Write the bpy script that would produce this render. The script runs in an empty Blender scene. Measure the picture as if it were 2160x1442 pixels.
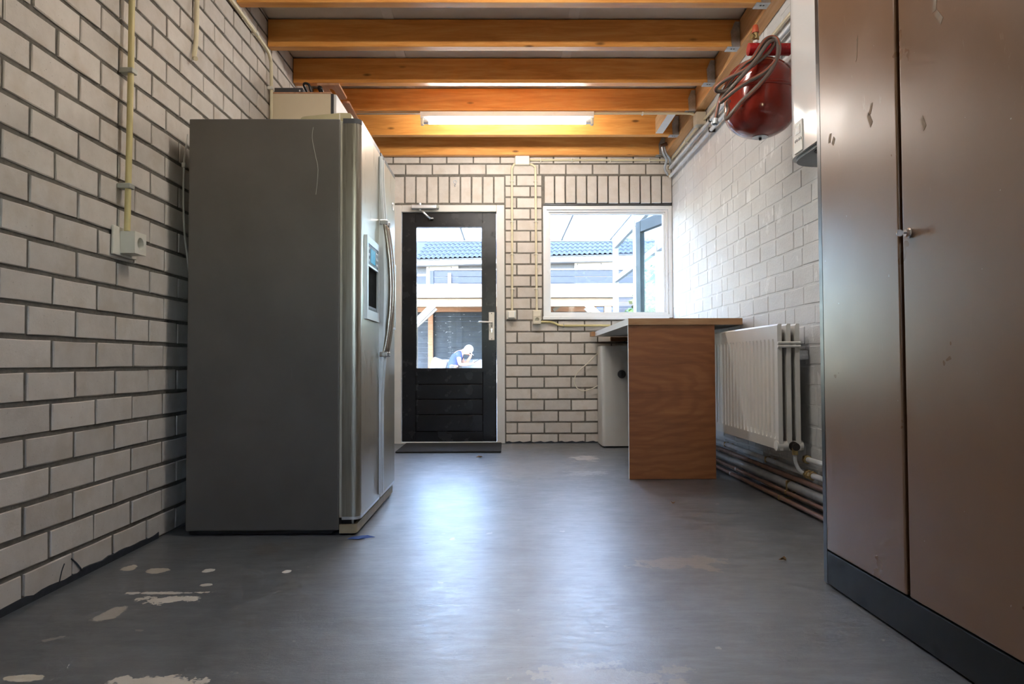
import bpy, bmesh, math, random
from mathutils import Vector, Matrix

random.seed(7)
SC = bpy.context.scene
COL = SC.collection

# ------------------------------------------------------------------ camera
FOCAL_PX = 1482.28
CAM_H = 0.6856
ROWS = ((0.99995035, -0.00929218, -0.00359838),
        (0.00939566, 0.99950887, 0.02989555),
        (0.00331882, -0.02992787, 0.99954655))      # right, forward, up
cam_data = bpy.data.cameras.new('camera')
cam = bpy.data.objects.new('camera', cam_data)
COL.objects.link(cam)
cam_data.sensor_fit = 'HORIZONTAL'
cam_data.sensor_width = 36.0
cam_data.lens = FOCAL_PX / 2160 * 36.0
cam_data.clip_start = 0.05
cam_data.clip_end = 300
r, f, u = (Vector(v) for v in ROWS)
m3 = Matrix((r, u, -f)).transposed()
cam.matrix_world = Matrix.Translation((0, 0, CAM_H)) @ m3.to_4x4()
SC.camera = cam

# ------------------------------------------------------------------ world, sun, exposure
world = bpy.data.worlds.new('sky')
SC.world = world
world.use_nodes = True
wn = world.node_tree.nodes
wl = world.node_tree.links
wn.clear()
sky = wn.new('ShaderNodeTexSky')
sky.sky_type = 'NISHITA'
sky.sun_disc = False
sky.sun_elevation = math.radians(48)
sky.sun_rotation = math.radians(200)
sky.air_density = 1.0
sky.dust_density = 1.2
sky.ozone_density = 1.0
bg = wn.new('ShaderNodeBackground')
bg.inputs['Strength'].default_value = 1.8
wo = wn.new('ShaderNodeOutputWorld')
wl.new(sky.outputs[0], bg.inputs['Color'])
wl.new(bg.outputs[0], wo.inputs['Surface'])

sun_data = bpy.data.lights.new('sun', 'SUN')
sun_data.energy = 2.4
sun_data.angle = math.radians(1.5)
sun_data.color = (1.0, 0.97, 0.93)
sun = bpy.data.objects.new('sun', sun_data)
COL.objects.link(sun)
sun.location = (-6, -10, 18)
sun.rotation_euler = Vector((0.42, 0.75, -0.98)).to_track_quat('-Z', 'Y').to_euler()

TUBE_EMISSION = 56.0
SC.view_settings.view_transform = 'Standard'
SC.view_settings.look = 'None'
SC.view_settings.exposure = 1.15
SC.view_settings.gamma = 1.0
SC.view_settings.use_curve_mapping = False
SC.cycles.max_bounces = 5
SC.cycles.diffuse_bounces = 3
SC.cycles.glossy_bounces = 3
SC.cycles.adaptive_threshold = 0.07
SC.cycles.adaptive_min_samples = 24
SC.cycles.transparent_max_bounces = 12
SC.cycles.caustics_reflective = False
SC.cycles.caustics_refractive = False

# ------------------------------------------------------------------ room numbers
XL, XR, YB, YF = -1.3735, 1.4446, 6.03, -1.6
COURSE, BRICK = 0.0957, 0.231


def beam_z(y):
    return 2.535 - 0.03 * (y - 3.5)


def project(x, y, z):
    v = Vector((x, y, z - CAM_H))
    d = f.dot(v)
    if d < 0.05:
        return None
    return 1080 + FOCAL_PX * r.dot(v) / d, 721 - FOCAL_PX * u.dot(v) / d


# ------------------------------------------------------------------ material helpers
class NT:
    def __init__(self, name):
        self.m = bpy.data.materials.new(name)
        self.m.use_nodes = True
        self.t = self.m.node_tree
        self.t.nodes.clear()
        self.out = self.n('ShaderNodeOutputMaterial')
        self.b = self.n('ShaderNodeBsdfPrincipled')
        self.l(self.b.outputs[0], self.out.inputs[0])
        self._c = None

    def n(self, k, **kw):
        o = self.t.nodes.new(k)
        for a, v in kw.items():
            setattr(o, a, v)
        return o

    def l(self, a, b):
        self.t.links.new(a, b)

    def coord(self, scale=(1, 1, 1), which='Object', jitter=False):
        tc = self.n('ShaderNodeTexCoord')
        mp = self.n('ShaderNodeMapping')
        mp.inputs['Scale'].default_value = scale
        self.l(tc.outputs[which], mp.inputs['Vector'])
        if jitter:
            oi = self.n('ShaderNodeObjectInfo')
            mu = self.n('ShaderNodeMath', operation='MULTIPLY')
            mu.inputs[1].default_value = 60
            self.l(oi.outputs['Random'], mu.inputs[0])
            self.l(mu.outputs[0], mp.inputs['Location'])
        return mp.outputs[0]

    def world_coord(self):
        g = self.n('ShaderNodeNewGeometry')
        return g.outputs['Position']

    def noise(self, vec, scale, detail=4, rough=0.6, dist=0.0):
        o = self.n('ShaderNodeTexNoise')
        o.inputs['Scale'].default_value = scale
        o.inputs['Detail'].default_value = detail
        o.inputs['Roughness'].default_value = rough
        o.inputs['Distortion'].default_value = dist
        self.l(vec, o.inputs['Vector'])
        return o.outputs[0]

    def ramp(self, fac, stops):
        o = self.n('ShaderNodeValToRGB')
        e = o.color_ramp.elements
        while len(e) < len(stops):
            e.new(0.5)
        for k, (p, c) in enumerate(stops):
            e[k].position = p
            e[k].color = (c[0], c[1], c[2], 1) if isinstance(c, tuple) else (c, c, c, 1)
        self.l(fac, o.inputs[0])
        return o.outputs[0]

    def mix(self, fac, a, b, mode='MIX'):
        o = self.n('ShaderNodeMix', data_type='RGBA', blend_type=mode)
        for v, i in ((fac, 0), (a, 6), (b, 7)):
            if hasattr(v, 'links'):
                self.l(v, o.inputs[i])
            elif isinstance(v, tuple):
                o.inputs[i].default_value = (*v, 1)
            else:
                o.inputs[i].default_value = v
        return o.outputs[2]

    def math(self, op, a, b=0.0, clamp=False):
        o = self.n('ShaderNodeMath', operation=op, use_clamp=clamp)
        for v, i in ((a, 0), (b, 1)):
            if hasattr(v, 'links'):
                self.l(v, o.inputs[i])
            else:
                o.inputs[i].default_value = v
        return o.outputs[0]

    def bump(self, h, strength=0.2, dist=0.01):
        o = self.n('ShaderNodeBump')
        o.inputs['Strength'].default_value = strength
        o.inputs['Distance'].default_value = dist
        self.l(h, o.inputs['Height'])
        self.l(o.outputs[0], self.b.inputs['Normal'])
        return o.outputs[0]

    def set(self, **kw):
        for k, v in kw.items():
            i = self.b.inputs[{'color': 'Base Color', 'rough': 'Roughness', 'metal': 'Metallic', 'spec': 'Specular IOR Level',
                               'coat': 'Coat Weight', 'coat_rough': 'Coat Roughness', 'aniso': 'Anisotropic',
                               'emit': 'Emission Color', 'emit_s': 'Emission Strength'}[k]]
            if hasattr(v, 'links'):
                self.l(v, i)
            elif isinstance(v, tuple):
                i.default_value = (*v, 1)
            else:
                i.default_value = v
        return self


MATS = {}


def plain(name, color, rough=0.5, metal=0.0, vary=0.06, scale=14.0, bump=0.0, **kw):
    if name in MATS:
        return MATS[name]
    t = NT(name)
    c = t.coord()
    nz = t.noise(c, scale, 5)
    lo = tuple(max(0, x * (1 - vary)) for x in color)
    hi = tuple(min(1, x * (1 + vary)) for x in color)
    t.set(color=t.ramp(nz, [(0.3, lo), (0.7, hi)]), metal=metal, **kw)
    t.set(rough=t.ramp(t.noise(c, scale * 2.3, 3), [(0.3, max(0.02, rough * 0.88)), (0.7, min(1, rough * 1.12))]))
    if bump:
        t.bump(t.noise(c, scale * 6, 4), bump, 0.004)
    MATS[name] = t.m
    return t.m


def make_brick_mat(name, lo, hi, stain, bump=0.22, dark=(0.26, 0.22, 0.18)):
    t = NT(name)
    c = t.coord(jitter=True)
    oi = t.n('ShaderNodeObjectInfo')
    base = t.ramp(t.noise(c, 16, 6, 0.65), [(0.25, lo), (0.75, hi)])
    st = t.ramp(t.noise(c, 7, 3), [(0.52, 0.0), (0.74, 0.75)])
    base = t.mix(st, base, stain)
    sp = t.ramp(t.noise(c, 130, 2), [(0.69, 0.0), (0.76, 0.6)])
    base = t.mix(sp, base, dark)
    v = t.ramp(oi.outputs['Random'], [(0.0, 0.90), (1.0, 1.06)])
    base = t.mix(1.0, base, v, 'MULTIPLY')
    t.set(color=base, rough=0.85, spec=0.25)
    t.bump(t.noise(c, 95, 6, 0.7), bump, 0.006)
    return t.m


M = {}
M['brick'] = make_brick_mat('sand_lime_brick', (0.60, 0.54, 0.475), (0.70, 0.64, 0.575), (0.56, 0.48, 0.39))
t = NT('mortar')
c = t.world_coord()
t.set(color=t.ramp(t.noise(c, 40, 6, 0.7), [(0.3, (0.15, 0.132, 0.11)), (0.7, (0.25, 0.225, 0.19))]), rough=0.95, spec=0.1)
t.bump(t.noise(c, 160, 5, 0.8), 0.7, 0.008)
M['mortar'] = t.m


def painted_wall(name):
    t = NT(name)
    c = t.world_coord()
    base = t.ramp(t.noise(c, 3.0, 6, 0.7), [(0.3, (0.66, 0.655, 0.64)), (0.7, (0.76, 0.76, 0.75))])
    mp = t.n('ShaderNodeMapping')
    mp.inputs['Scale'].default_value = (1, 5.5, 2.6)
    t.l(c, mp.inputs['Vector'])
    patch = t.ramp(t.noise(mp.outputs[0], 2.2, 3, 0.5), [(0.64, 0.0), (0.665, 0.75)])
    base = t.mix(patch, base, (0.88, 0.88, 0.87))
    t.set(color=base, rough=0.7, spec=0.3)
    t.bump(t.noise(c, 70, 6, 0.7), 0.3, 0.006)
    return t.m


M['white_brick'] = painted_wall('whitewashed_brick')

# --- floor
t = NT('painted_concrete')
c = t.world_coord()
base = t.ramp(t.noise(c, 1.6, 7, 0.65), [(0.3, (0.055, 0.063, 0.074)), (0.52, (0.098, 0.107, 0.118)), (0.75, (0.155, 0.163, 0.172))])
mp = t.n('ShaderNodeMapping')
mp.inputs['Scale'].default_value = (2.2, 9, 1)
t.l(c, mp.inputs['Vector'])
streak = t.noise(mp.outputs[0], 3.0, 6, 0.7)
base = t.mix(t.ramp(streak, [(0.45, 0.0), (0.7, 0.6)]), base, (0.19, 0.207, 0.23))
brown = t.ramp(t.noise(c, 0.9, 5, 0.6), [(0.56, 0.0), (0.70, 0.5)])
base = t.mix(brown, base, (0.15, 0.13, 0.105))
chips = t.ramp(t.noise(c, 11, 4, 0.55), [(0.695, 0.0), (0.71, 0.9)])
base = t.mix(chips, base, (0.33, 0.31, 0.28))
warp = t.noise(c, 14, 4, 0.7)


def floor_spot(base, x, y, rx, ry, col, amount=0.95, rag=0.9, soft=0.12):
    s = t.n('ShaderNodeVectorMath', operation='SUBTRACT')
    t.l(c, s.inputs[0])
    s.inputs[1].default_value = (x, y, 0)
    d = t.n('ShaderNodeVectorMath', operation='DIVIDE')
    t.l(s.outputs[0], d.inputs[0])
    d.inputs[1].default_value = (rx, ry, 1)
    ln = t.n('ShaderNodeVectorMath', operation='LENGTH')
    t.l(d.outputs[0], ln.inputs[0])
    wv = t.math('MULTIPLY', warp, rag * 2)
    v = t.math('ADD', ln.outputs['Value'], wv)
    k = t.ramp(v, [(0.0, 0.0), (1.0, 1.0)])
    mr = t.n('ShaderNodeMapRange')
    t.l(v, mr.inputs[0])
    mr.inputs[1].default_value = 1.0 + rag * 0.95
    mr.inputs[2].default_value = 1.0 + rag * 0.95 + soft
    mr.inputs[3].default_value = amount
    mr.inputs[4].default_value = 0.0
    return t.mix(mr.outputs[0], base, col)


for (x, y, rx, ry, col, am) in (
        (-0.985, 2.085, 0.09, 0.036, (0.80, 0.75, 0.67), 1.0), (-1.03, 2.14, 0.12, 0.012, (0.72, 0.67, 0.60), 1.0),
        (-1.09, 1.965, 0.03, 0.06, (0.55, 0.50, 0.43), 0.8), (-1.06, 1.57, 0.04, 0.016, (0.78, 0.70, 0.56), 1.0),
        (-0.77, 1.545, 0.10, 0.03, (0.72, 0.66, 0.57), 1.0), (-0.99, 2.366, 0.018, 0.02, (0.85, 0.80, 0.72), 0.95),
        (-1.157, 2.365, 0.035, 0.03, (0.62, 0.55, 0.45), 0.9), (-1.27, 2.40, 0.025, 0.035, (0.62, 0.55, 0.45), 0.9),
        (-0.725, 2.35, 0.014, 0.02, (0.88, 0.85, 0.8), 0.95), (-0.93, 2.215, 0.02, 0.014, (0.85, 0.80, 0.72), 0.9),
        (0.60, 2.42, 0.14, 0.075, (0.26, 0.215, 0.16), 0.75), (0.20, 1.55, 0.17, 0.07, (0.25, 0.215, 0.175), 0.8),
        (0.57, 5.07, 0.10, 0.13, (0.55, 0.50, 0.44), 0.8), (0.50, 4.40, 0.12, 0.10, (0.42, 0.42, 0.42), 0.7),
        (0.19, 4.55, 0.35, 0.35, (0.22, 0.20, 0.175), 0.5), (-0.89, 2.65, 0.08, 0.07, (0.09, 0.075, 0.06), 0.7)):
    base = floor_spot(base, x, y, rx, ry, col, am, 1.0 if rx < 0.05 else 2.2)
pits = t.ramp(t.noise(mp.outputs[0], 16, 3, 0.6), [(0.24, 1.0), (0.29, 0.0)])
base = t.mix(pits, base, (0.075, 0.078, 0.083))
t.set(color=base, spec=0.6, coat=0.9, coat_rough=t.ramp(t.noise(mp.outputs[0], 5, 7, 0.75), [(0.3, 0.26), (0.7, 0.43)]))
t.b.inputs['Coat IOR'].default_value = 1.6
t.set(rough=t.ramp(t.noise(c, 6, 6, 0.7), [(0.3, 0.3), (0.7, 0.55)]))
fine = t.noise(mp.outputs[0], 22, 6, 0.75)
base2 = t.mix(t.ramp(fine, [(0.30, 0.35), (0.42, 0.0)]), base, (0.05, 0.053, 0.058))
base2 = t.mix(t.ramp(fine, [(0.60, 0.0), (0.72, 0.3)]), base2, (0.27, 0.28, 0.29))
t.set(color=base2)
hgt = t.math('ADD', t.math('MULTIPLY', t.noise(c, 26, 8, 0.75), 0.8), t.math('MULTIPLY', pits, -0.35))
hgt = t.math('ADD', hgt, t.math('MULTIPLY', fine, 0.35))
t.l(t.bump(t.math('ADD', t.math('MULTIPLY', t.noise(c, 30, 6, 0.7), 0.7), t.math('MULTIPLY', pits, -0.9)), 0.13, 0.006), t.b.inputs['Coat Normal'])
t.bump(hgt, 0.40, 0.010)
M['floor'] = t.m


def wood(name, dark, mid, light, axis='X', knots=0.9, rough=0.55, grain=1.0, ring=None):
    t = NT(name)
    sc = {'X': (1.2, 14, 14), 'Y': (14, 1.2, 14), 'Z': (14, 14, 1.2)}[axis]
    c = t.coord(sc, jitter=True)
    g = t.noise(c, 2.2 * grain, 8, 0.62, 0.6)
    col = t.ramp(g, [(0.28, dark), (0.5, mid), (0.75, light)])
    if ring:
        w = t.n('ShaderNodeTexWave', wave_type='RINGS', rings_direction='SPHERICAL')
        w.inputs['Scale'].default_value = ring[0]
        w.inputs['Distortion'].default_value = 7.0
        w.inputs['Detail'].default_value = 3
        w.inputs['Detail Scale'].default_value = 1.6
        mpp = t.n('ShaderNodeMapping')
        tc = t.n('ShaderNodeTexCoord')
        t.l(tc.outputs['Object'], mpp.inputs['Vector'])
        mpp.inputs['Location'].default_value = ring[1]
        mpp.inputs['Scale'].default_value = ring[2]
        t.l(mpp.outputs[0], w.inputs['Vector'])
        col = t.mix(t.ramp(w.outputs['Fac'], [(0.25, 0.0), (0.95, 0.5)]), col, dark)
    if knots:
        ks = {'X': (3.2, 9, 9), 'Y': (9, 3.2, 9), 'Z': (9, 9, 3.2)}[axis]
        v = t.n('ShaderNodeTexVoronoi', feature='F1')
        v.inputs['Scale'].default_value = 1.0
        v.inputs['Randomness'].default_value = 1.0
        t.l(t.coord(ks, jitter=True), v.inputs['Vector'])
        col = t.mix(t.ramp(v.outputs['Distance'], [(0.05, knots), (0.12, 0.0)]), col, tuple(x * 0.28 for x in dark))
    t.set(color=col, rough=rough, spec=0.35)
    t.bump(g, 0.12, 0.004)
    return t.m


M['pine'] = wood('orange_pine', (0.56, 0.215, 0.045), (0.73, 0.315, 0.075), (0.83, 0.44, 0.14), 'X', 0.9, 0.36)
M['pine_y'] = wood('orange_pine_lengthwise', (0.58, 0.27, 0.09), (0.73, 0.38, 0.15), (0.82, 0.50, 0.25), 'Y', 0.9, 0.36)
M['plywood'] = wood('red_brown_plywood', (0.20, 0.066, 0.02), (0.285, 0.10, 0.032), (0.36, 0.14, 0.048), 'X', 0.0, 0.45, 0.8,
                    (3.2, (0.2, 0, -0.1), (0.8, 1, 2.0)))
M['plywood_edge'] = wood('plywood_edge', (0.24, 0.115, 0.05), (0.36, 0.19, 0.09), (0.46, 0.27, 0.14), 'X', 0.0, 0.55, 1.4)
M['slot_wood'] = wood('red_plank', (0.42, 0.21, 0.11), (0.55, 0.29, 0.165), (0.64, 0.37, 0.23), 'Y', 0.0, 0.6)
M['pale_wood'] = wood('pale_garden_wood', (0.19, 0.13, 0.08), (0.23, 0.165, 0.11), (0.27, 0.205, 0.15), 'X', 0.5, 0.8)
M['red_wood'] = wood('reddish_garden_wood', (0.32, 0.15, 0.085), (0.38, 0.20, 0.12), (0.44, 0.26, 0.17), 'X', 0.5, 0.8)
M['weathered'] = wood('weathered_fascia', (0.22, 0.19, 0.155), (0.255, 0.225, 0.19), (0.28, 0.25, 0.215), 'X', 0.3, 0.9)

M['garage_grey'] = plain('grey_brown_render', (0.48, 0.44, 0.39), 0.8)
M['ceiling'] = plain('grey_beige_board', (0.72, 0.66, 0.58), 0.8, 0, 0.05, 5)
M['strip'] = plain('cover_strip', (0.80, 0.75, 0.68), 0.7)
M['galv'] = plain('galvanised_steel', (0.52, 0.55, 0.58), 0.42, 0.85, 0.25, 30)
M['white_paint'] = plain('white_gloss_paint', (0.86, 0.86, 0.845), 0.3, 0, 0.02, 6)
M['white_flat'] = plain('white_paint', (0.78, 0.77, 0.74), 0.55, 0, 0.04, 9)
M['veranda_white'] = plain('veranda_white_paint', (0.34, 0.345, 0.35), 0.6, 0, 0.02, 6, spec=0.2)
M['frame_cream'] = plain('off_white_frame_paint', (0.69, 0.665, 0.62), 0.38, 0, 0.03, 9)
M['cream'] = plain('cream_plastic', (0.72, 0.655, 0.52), 0.42, 0, 0.04, 20)
M['ivory'] = plain('ivory_plastic', (0.78, 0.74, 0.64), 0.38, 0, 0.03, 20)
M['conduit'] = plain('yellowed_conduit', (0.63, 0.53, 0.25), 0.4, 0, 0.08, 9)
M['conduit_pale'] = plain('pale_conduit', (0.72, 0.63, 0.42), 0.4, 0, 0.06, 9)
M['clip_grey'] = plain('grey_plastic', (0.42, 0.42, 0.37), 0.5)
M['black'] = plain('black_plastic', (0.012, 0.012, 0.013), 0.4)
M['recess'] = plain('matt_black', (0.008, 0.008, 0.008), 0.9, spec=0.05)
M['dark_grey'] = plain('dark_grey_plastic', (0.055, 0.055, 0.06), 0.45)
M['rubber'] = plain('rubber_mat', (0.02, 0.019, 0.018), 0.95, 0, 0.5, 220, 0.6)
M['tar'] = plain('dark_floor_paint', (0.026, 0.03, 0.038), 0.55, 0, 0.3, 30)
M['chrome'] = plain('chrome', (0.75, 0.75, 0.76), 0.14, 1.0, 0.03, 10)
M['brass'] = plain('brass', (0.40, 0.29, 0.13), 0.4, 1.0, 0.2, 40)
M['alu'] = plain('silver_aluminium', (0.70, 0.71, 0.73), 0.35, 0.7, 0.05, 20)
M['copper'] = plain('dirty_copper', (0.15, 0.08, 0.055), 0.5, 0.35, 0.35, 12)
M['pipe_white'] = plain('white_pipe_paint', (0.66, 0.68, 0.69), 0.35, 0, 0.12, 14)
M['pipe_dull'] = plain('dulled_white_pipe', (0.42, 0.43, 0.44), 0.4, 0, 0.3, 7)
M['pipe_grey'] = plain('grey_pipe', (0.17, 0.172, 0.175), 0.5, 0, 0.18, 10)
M['rad'] = plain('radiator_enamel', (0.76, 0.74, 0.695), 0.35, 0, 0.03, 6)
M['heater'] = plain('heater_enamel', (0.62, 0.60, 0.555), 0.4, 0, 0.04, 5)
M['red'] = plain('red_enamel', (0.27, 0.022, 0.012), 0.16, 0, 0.10, 4, coat=0.4)
M['red_dark'] = plain('bright_red_enamel', (0.36, 0.012, 0.016), 0.25, 0, 0.08, 8)
M['orange_cap'] = plain('orange_red_cap', (0.50, 0.085, 0.03), 0.45)
M['case'] = plain('olive_beige_plastic', (0.40, 0.34, 0.20), 0.5, 0, 0.08, 10)
M['beige_panel'] = plain('cream_laminate', (0.70, 0.585, 0.41), 0.5, 0, 0.03, 4)
M['boiler'] = plain('glossy_white_enamel', (0.80, 0.80, 0.80), 0.12, 0, 0.01, 4)
M['boiler_grey'] = plain('grey_boiler_base', (0.25, 0.265, 0.275), 0.5)
M['kick'] = plain('tan_kick_plate', (0.36, 0.29, 0.18), 0.5, 0, 0.12, 14)
M['gasket'] = plain('door_gasket', (0.60, 0.56, 0.46), 0.6)
M['blue_scrap'] = plain('blue_paper', (0.03, 0.09, 0.33), 0.6)
M['leaf_dry'] = plain('dry_leaf', (0.27, 0.15, 0.06), 0.8, 0, 0.4, 60)
M['house_white'] = plain('white_render', (0.36, 0.36, 0.355), 0.8, 0, 0.03, 3)
M['house_grey'] = plain('grey_house_brick', (0.10, 0.105, 0.12), 0.9, 0, 0.15, 30)
M['slat_blue'] = plain('blue_grey_board', (0.018, 0.026, 0.046), 0.6, 0, 0.08, 6)
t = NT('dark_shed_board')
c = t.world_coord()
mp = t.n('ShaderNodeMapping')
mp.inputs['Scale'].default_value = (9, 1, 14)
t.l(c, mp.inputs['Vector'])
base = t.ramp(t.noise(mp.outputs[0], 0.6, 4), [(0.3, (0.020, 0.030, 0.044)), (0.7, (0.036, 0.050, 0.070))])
base = t.mix(t.ramp(t.noise(mp.outputs[0], 1.5, 2, 0.5), [(0.69, 0.0), (0.74, 0.8)]), base, (0.35, 0.38, 0.42))  # pale noise specks: light glinting through, put into the board colour
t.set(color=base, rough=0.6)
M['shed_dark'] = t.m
M['tile'] = plain('blue_grey_roof_tile', (0.032, 0.038, 0.052), 0.45, 0, 0.12, 8)
M['paving'] = plain('garden_paving', (0.16, 0.155, 0.145), 0.9, 0, 0.15, 4)
M['teal'] = plain('dark_teal_paint', (0.018, 0.032, 0.036), 0.5, 0, 0.06, 8, spec=0.2)
M['shirt'] = plain('navy_blue_cotton', (0.05, 0.075, 0.19), 0.9, 0, 0.2, 40)
M['skin'] = plain('skin', (0.62, 0.36, 0.26), 0.55, 0, 0.08, 20)
M['cap'] = plain('pale_grey_cap', (0.46, 0.45, 0.43), 0.85)
M['trousers'] = plain('grey_trousers', (0.15, 0.15, 0.16), 0.9)
M['cushion'] = plain('light_grey_cushion', (0.36, 0.36, 0.37), 0.95, 0, 0.06, 20)
M['hair'] = plain('grey_hair', (0.32, 0.30, 0.28), 0.8)
M['white_cable'] = plain('grey_white_cable', (0.55, 0.53, 0.49), 0.45)

# black gloss paint of the door
t = NT('black_gloss_paint')
c = t.coord()
t.set(color=(0.012, 0.012, 0.014), rough=t.ramp(t.noise(c, 9, 4), [(0.3, 0.2), (0.7, 0.3)]), spec=0.35)
t.bump(t.noise(c, 55, 4, 0.6), 0.035, 0.003)
M['door_black'] = t.m

# fridge: graphite side and brushed steel
t = NT('graphite_side')
c = t.coord()
base = t.ramp(t.noise(c, 3, 5), [(0.3, (0.128, 0.116, 0.102)), (0.7, (0.158, 0.144, 0.128))])
mp = t.n('ShaderNodeMapping')
mp.inputs['Scale'].default_value = (26, 1, 1.6)
t.l(c, mp.inputs['Vector'])
scr = t.ramp(t.noise(mp.outputs[0], 2.2, 3, 0.5), [(0.72, 0.0), (0.76, 0.35)])
base = t.mix(scr, base, (0.24, 0.24, 0.24))
t.set(color=base, rough=0.42, metal=0.25)
t.bump(t.noise(c, 400, 2), 0.06, 0.002)
M['graphite'] = t.m
t = NT('brushed_steel')
c = t.coord((60, 60, 1.5))
g = t.noise(c, 4, 5, 0.6)
t.set(color=t.ramp(g, [(0.3, (0.34, 0.312, 0.255)), (0.7, (0.44, 0.405, 0.335))]), metal=0.9,
      rough=t.ramp(g, [(0.3, 0.27), (0.7, 0.36)]))
M['steel'] = t.m
M['steel_smooth'] = plain('satin_steel', (0.60, 0.56, 0.50), 0.24, 0.95, 0.04, 10)
M['silver_trim'] = plain('silver_trim', (0.62, 0.64, 0.66), 0.34, 0.55, 0.04, 20)

# brown locker paint with scuffs
t = NT('brown_locker_paint')
c = t.world_coord()
base = t.ramp(t.noise(c, 2.2, 5), [(0.3, (0.185, 0.100, 0.055)), (0.7, (0.215, 0.120, 0.068))])
mp = t.n('ShaderNodeMapping')
mp.inputs['Scale'].default_value = (1, 22, 5)
mp.inputs['Rotation'].default_value = (0.45, 0, 0)
t.l(c, mp.inputs['Vector'])
scr = t.ramp(t.noise(mp.outputs[0], 1.9, 6, 0.6, 0.3), [(0.665, 0.0), (0.70, 0.28)])
sepx = t.n('ShaderNodeSeparateXYZ')
t.l(c, sepx.inputs[0])
high = t.ramp(t.math('MULTIPLY', sepx.outputs['Z'], 0.5), [(0.35, 0.12), (0.7, 1.0)])
scr = t.math('MULTIPLY', scr, high)
base = t.mix(scr, base, (0.36, 0.28, 0.21))
dots = t.ramp(t.noise(c, 60, 2, 0.5), [(0.775, 0.0), (0.785, 0.6)])
base = t.mix(dots, base, (0.50, 0.46, 0.40))
t.set(color=base, rough=t.ramp(t.noise(c, 5, 4), [(0.3, 0.27), (0.7, 0.36)]), spec=0.45)
t.bump(t.noise(c, 130, 3), 0.03, 0.002)
M['locker'] = t.m
M['tape'] = plain('dried_tape', (0.22, 0.15, 0.095), 0.7, 0, 0.2, 60)
M['plinth'] = plain('black_plinth', (0.009, 0.0085, 0.009), 0.42, 0, 0.05, 3, spec=0.18)
M['carcass'] = plain('dark_carcass', (0.028, 0.022, 0.019), 0.33, 0.2, 0.1, 9)

# glass
def glass_mat(name, tint, refl=1.0):
    """thin pane: clear with a Schlick reflection that is the same from both sides"""
    t = NT(name)
    t.t.nodes.remove(t.b)
    tr = t.n('ShaderNodeBsdfTransparent')
    tr.inputs[0].default_value = (*tint, 1)
    gl = t.n('ShaderNodeBsdfGlossy')
    gl.inputs['Roughness'].default_value = 0.02
    lw = t.n('ShaderNodeLayerWeight')
    lw.inputs['Blend'].default_value = 0.5
    fac = t.math('MULTIPLY', t.math('ADD', t.math('MULTIPLY', t.math('POWER', lw.outputs['Facing'], 5.0), 0.9), 0.03), refl)
    mx = t.n('ShaderNodeMixShader')
    t.l(fac, mx.inputs[0])
    t.l(tr.outputs[0], mx.inputs[1])
    t.l(gl.outputs[0], mx.inputs[2])
    t.l(mx.outputs[0], t.out.inputs[0])
    return t.m


M['glass'] = glass_mat('window_glass', (0.93, 0.96, 0.97))
M['clear'] = glass_mat('clear_glass', (0.95, 0.97, 0.97), 0.4)
t = NT('opal_polycarbonate')
t.t.nodes.remove(t.b)
tr = t.n('ShaderNodeBsdfTransparent')
tr.inputs[0].default_value = (0.9, 0.93, 0.96, 1)
tl = t.n('ShaderNodeBsdfTranslucent')
tl.inputs[0].default_value = (0.92, 0.93, 0.95, 1)
mx = t.n('ShaderNodeMixShader')
mx.inputs[0].default_value = 0.45
t.l(tl.outputs[0], mx.inputs[1])
t.l(tr.outputs[0], mx.inputs[2])
t.l(mx.outputs[0], t.out.inputs[0])
M['poly'] = t.m

# lamp tube, screens
t = NT('lit_tube')
t.set(color=(0.9, 0.9, 0.9), emit=(1.0, 0.955, 0.89), emit_s=TUBE_EMISSION)
M['tube'] = t.m
t = NT('blue_display')
t.set(color=(0.0, 0.05, 0.1), emit=(0.02, 0.30, 0.50), emit_s=0.4, rough=0.2)
M['lcd'] = t.m

# leaves
t = NT('green_leaf')
oi = t.coord((1, 1, 1))
t.set(color=t.ramp(t.noise(oi, 6, 3), [(0.3, (0.03, 0.09, 0.015)), (0.7, (0.11, 0.22, 0.05))]), rough=0.5)
M['leaf'] = t.m
# hose with an orange tracer stripe
t = NT('grey_hose')
uv = t.n('ShaderNodeUVMap')
sx = t.n('ShaderNodeSeparateXYZ')
t.l(uv.outputs[0], sx.inputs[0])
st = t.ramp(sx.outputs['X'], [(0.12, 0.0), (0.13, 1.0), (0.22, 1.0), (0.23, 0.0)])
st2 = t.ramp(sx.outputs['X'], [(0.62, 0.0), (0.63, 1.0), (0.72, 1.0), (0.73, 0.0)])
col = t.mix(t.math('MAXIMUM', st, st2), (0.15, 0.125, 0.11), (0.32, 0.075, 0.035))
t.set(color=col, rough=0.38)
M['hose'] = t.m


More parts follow.
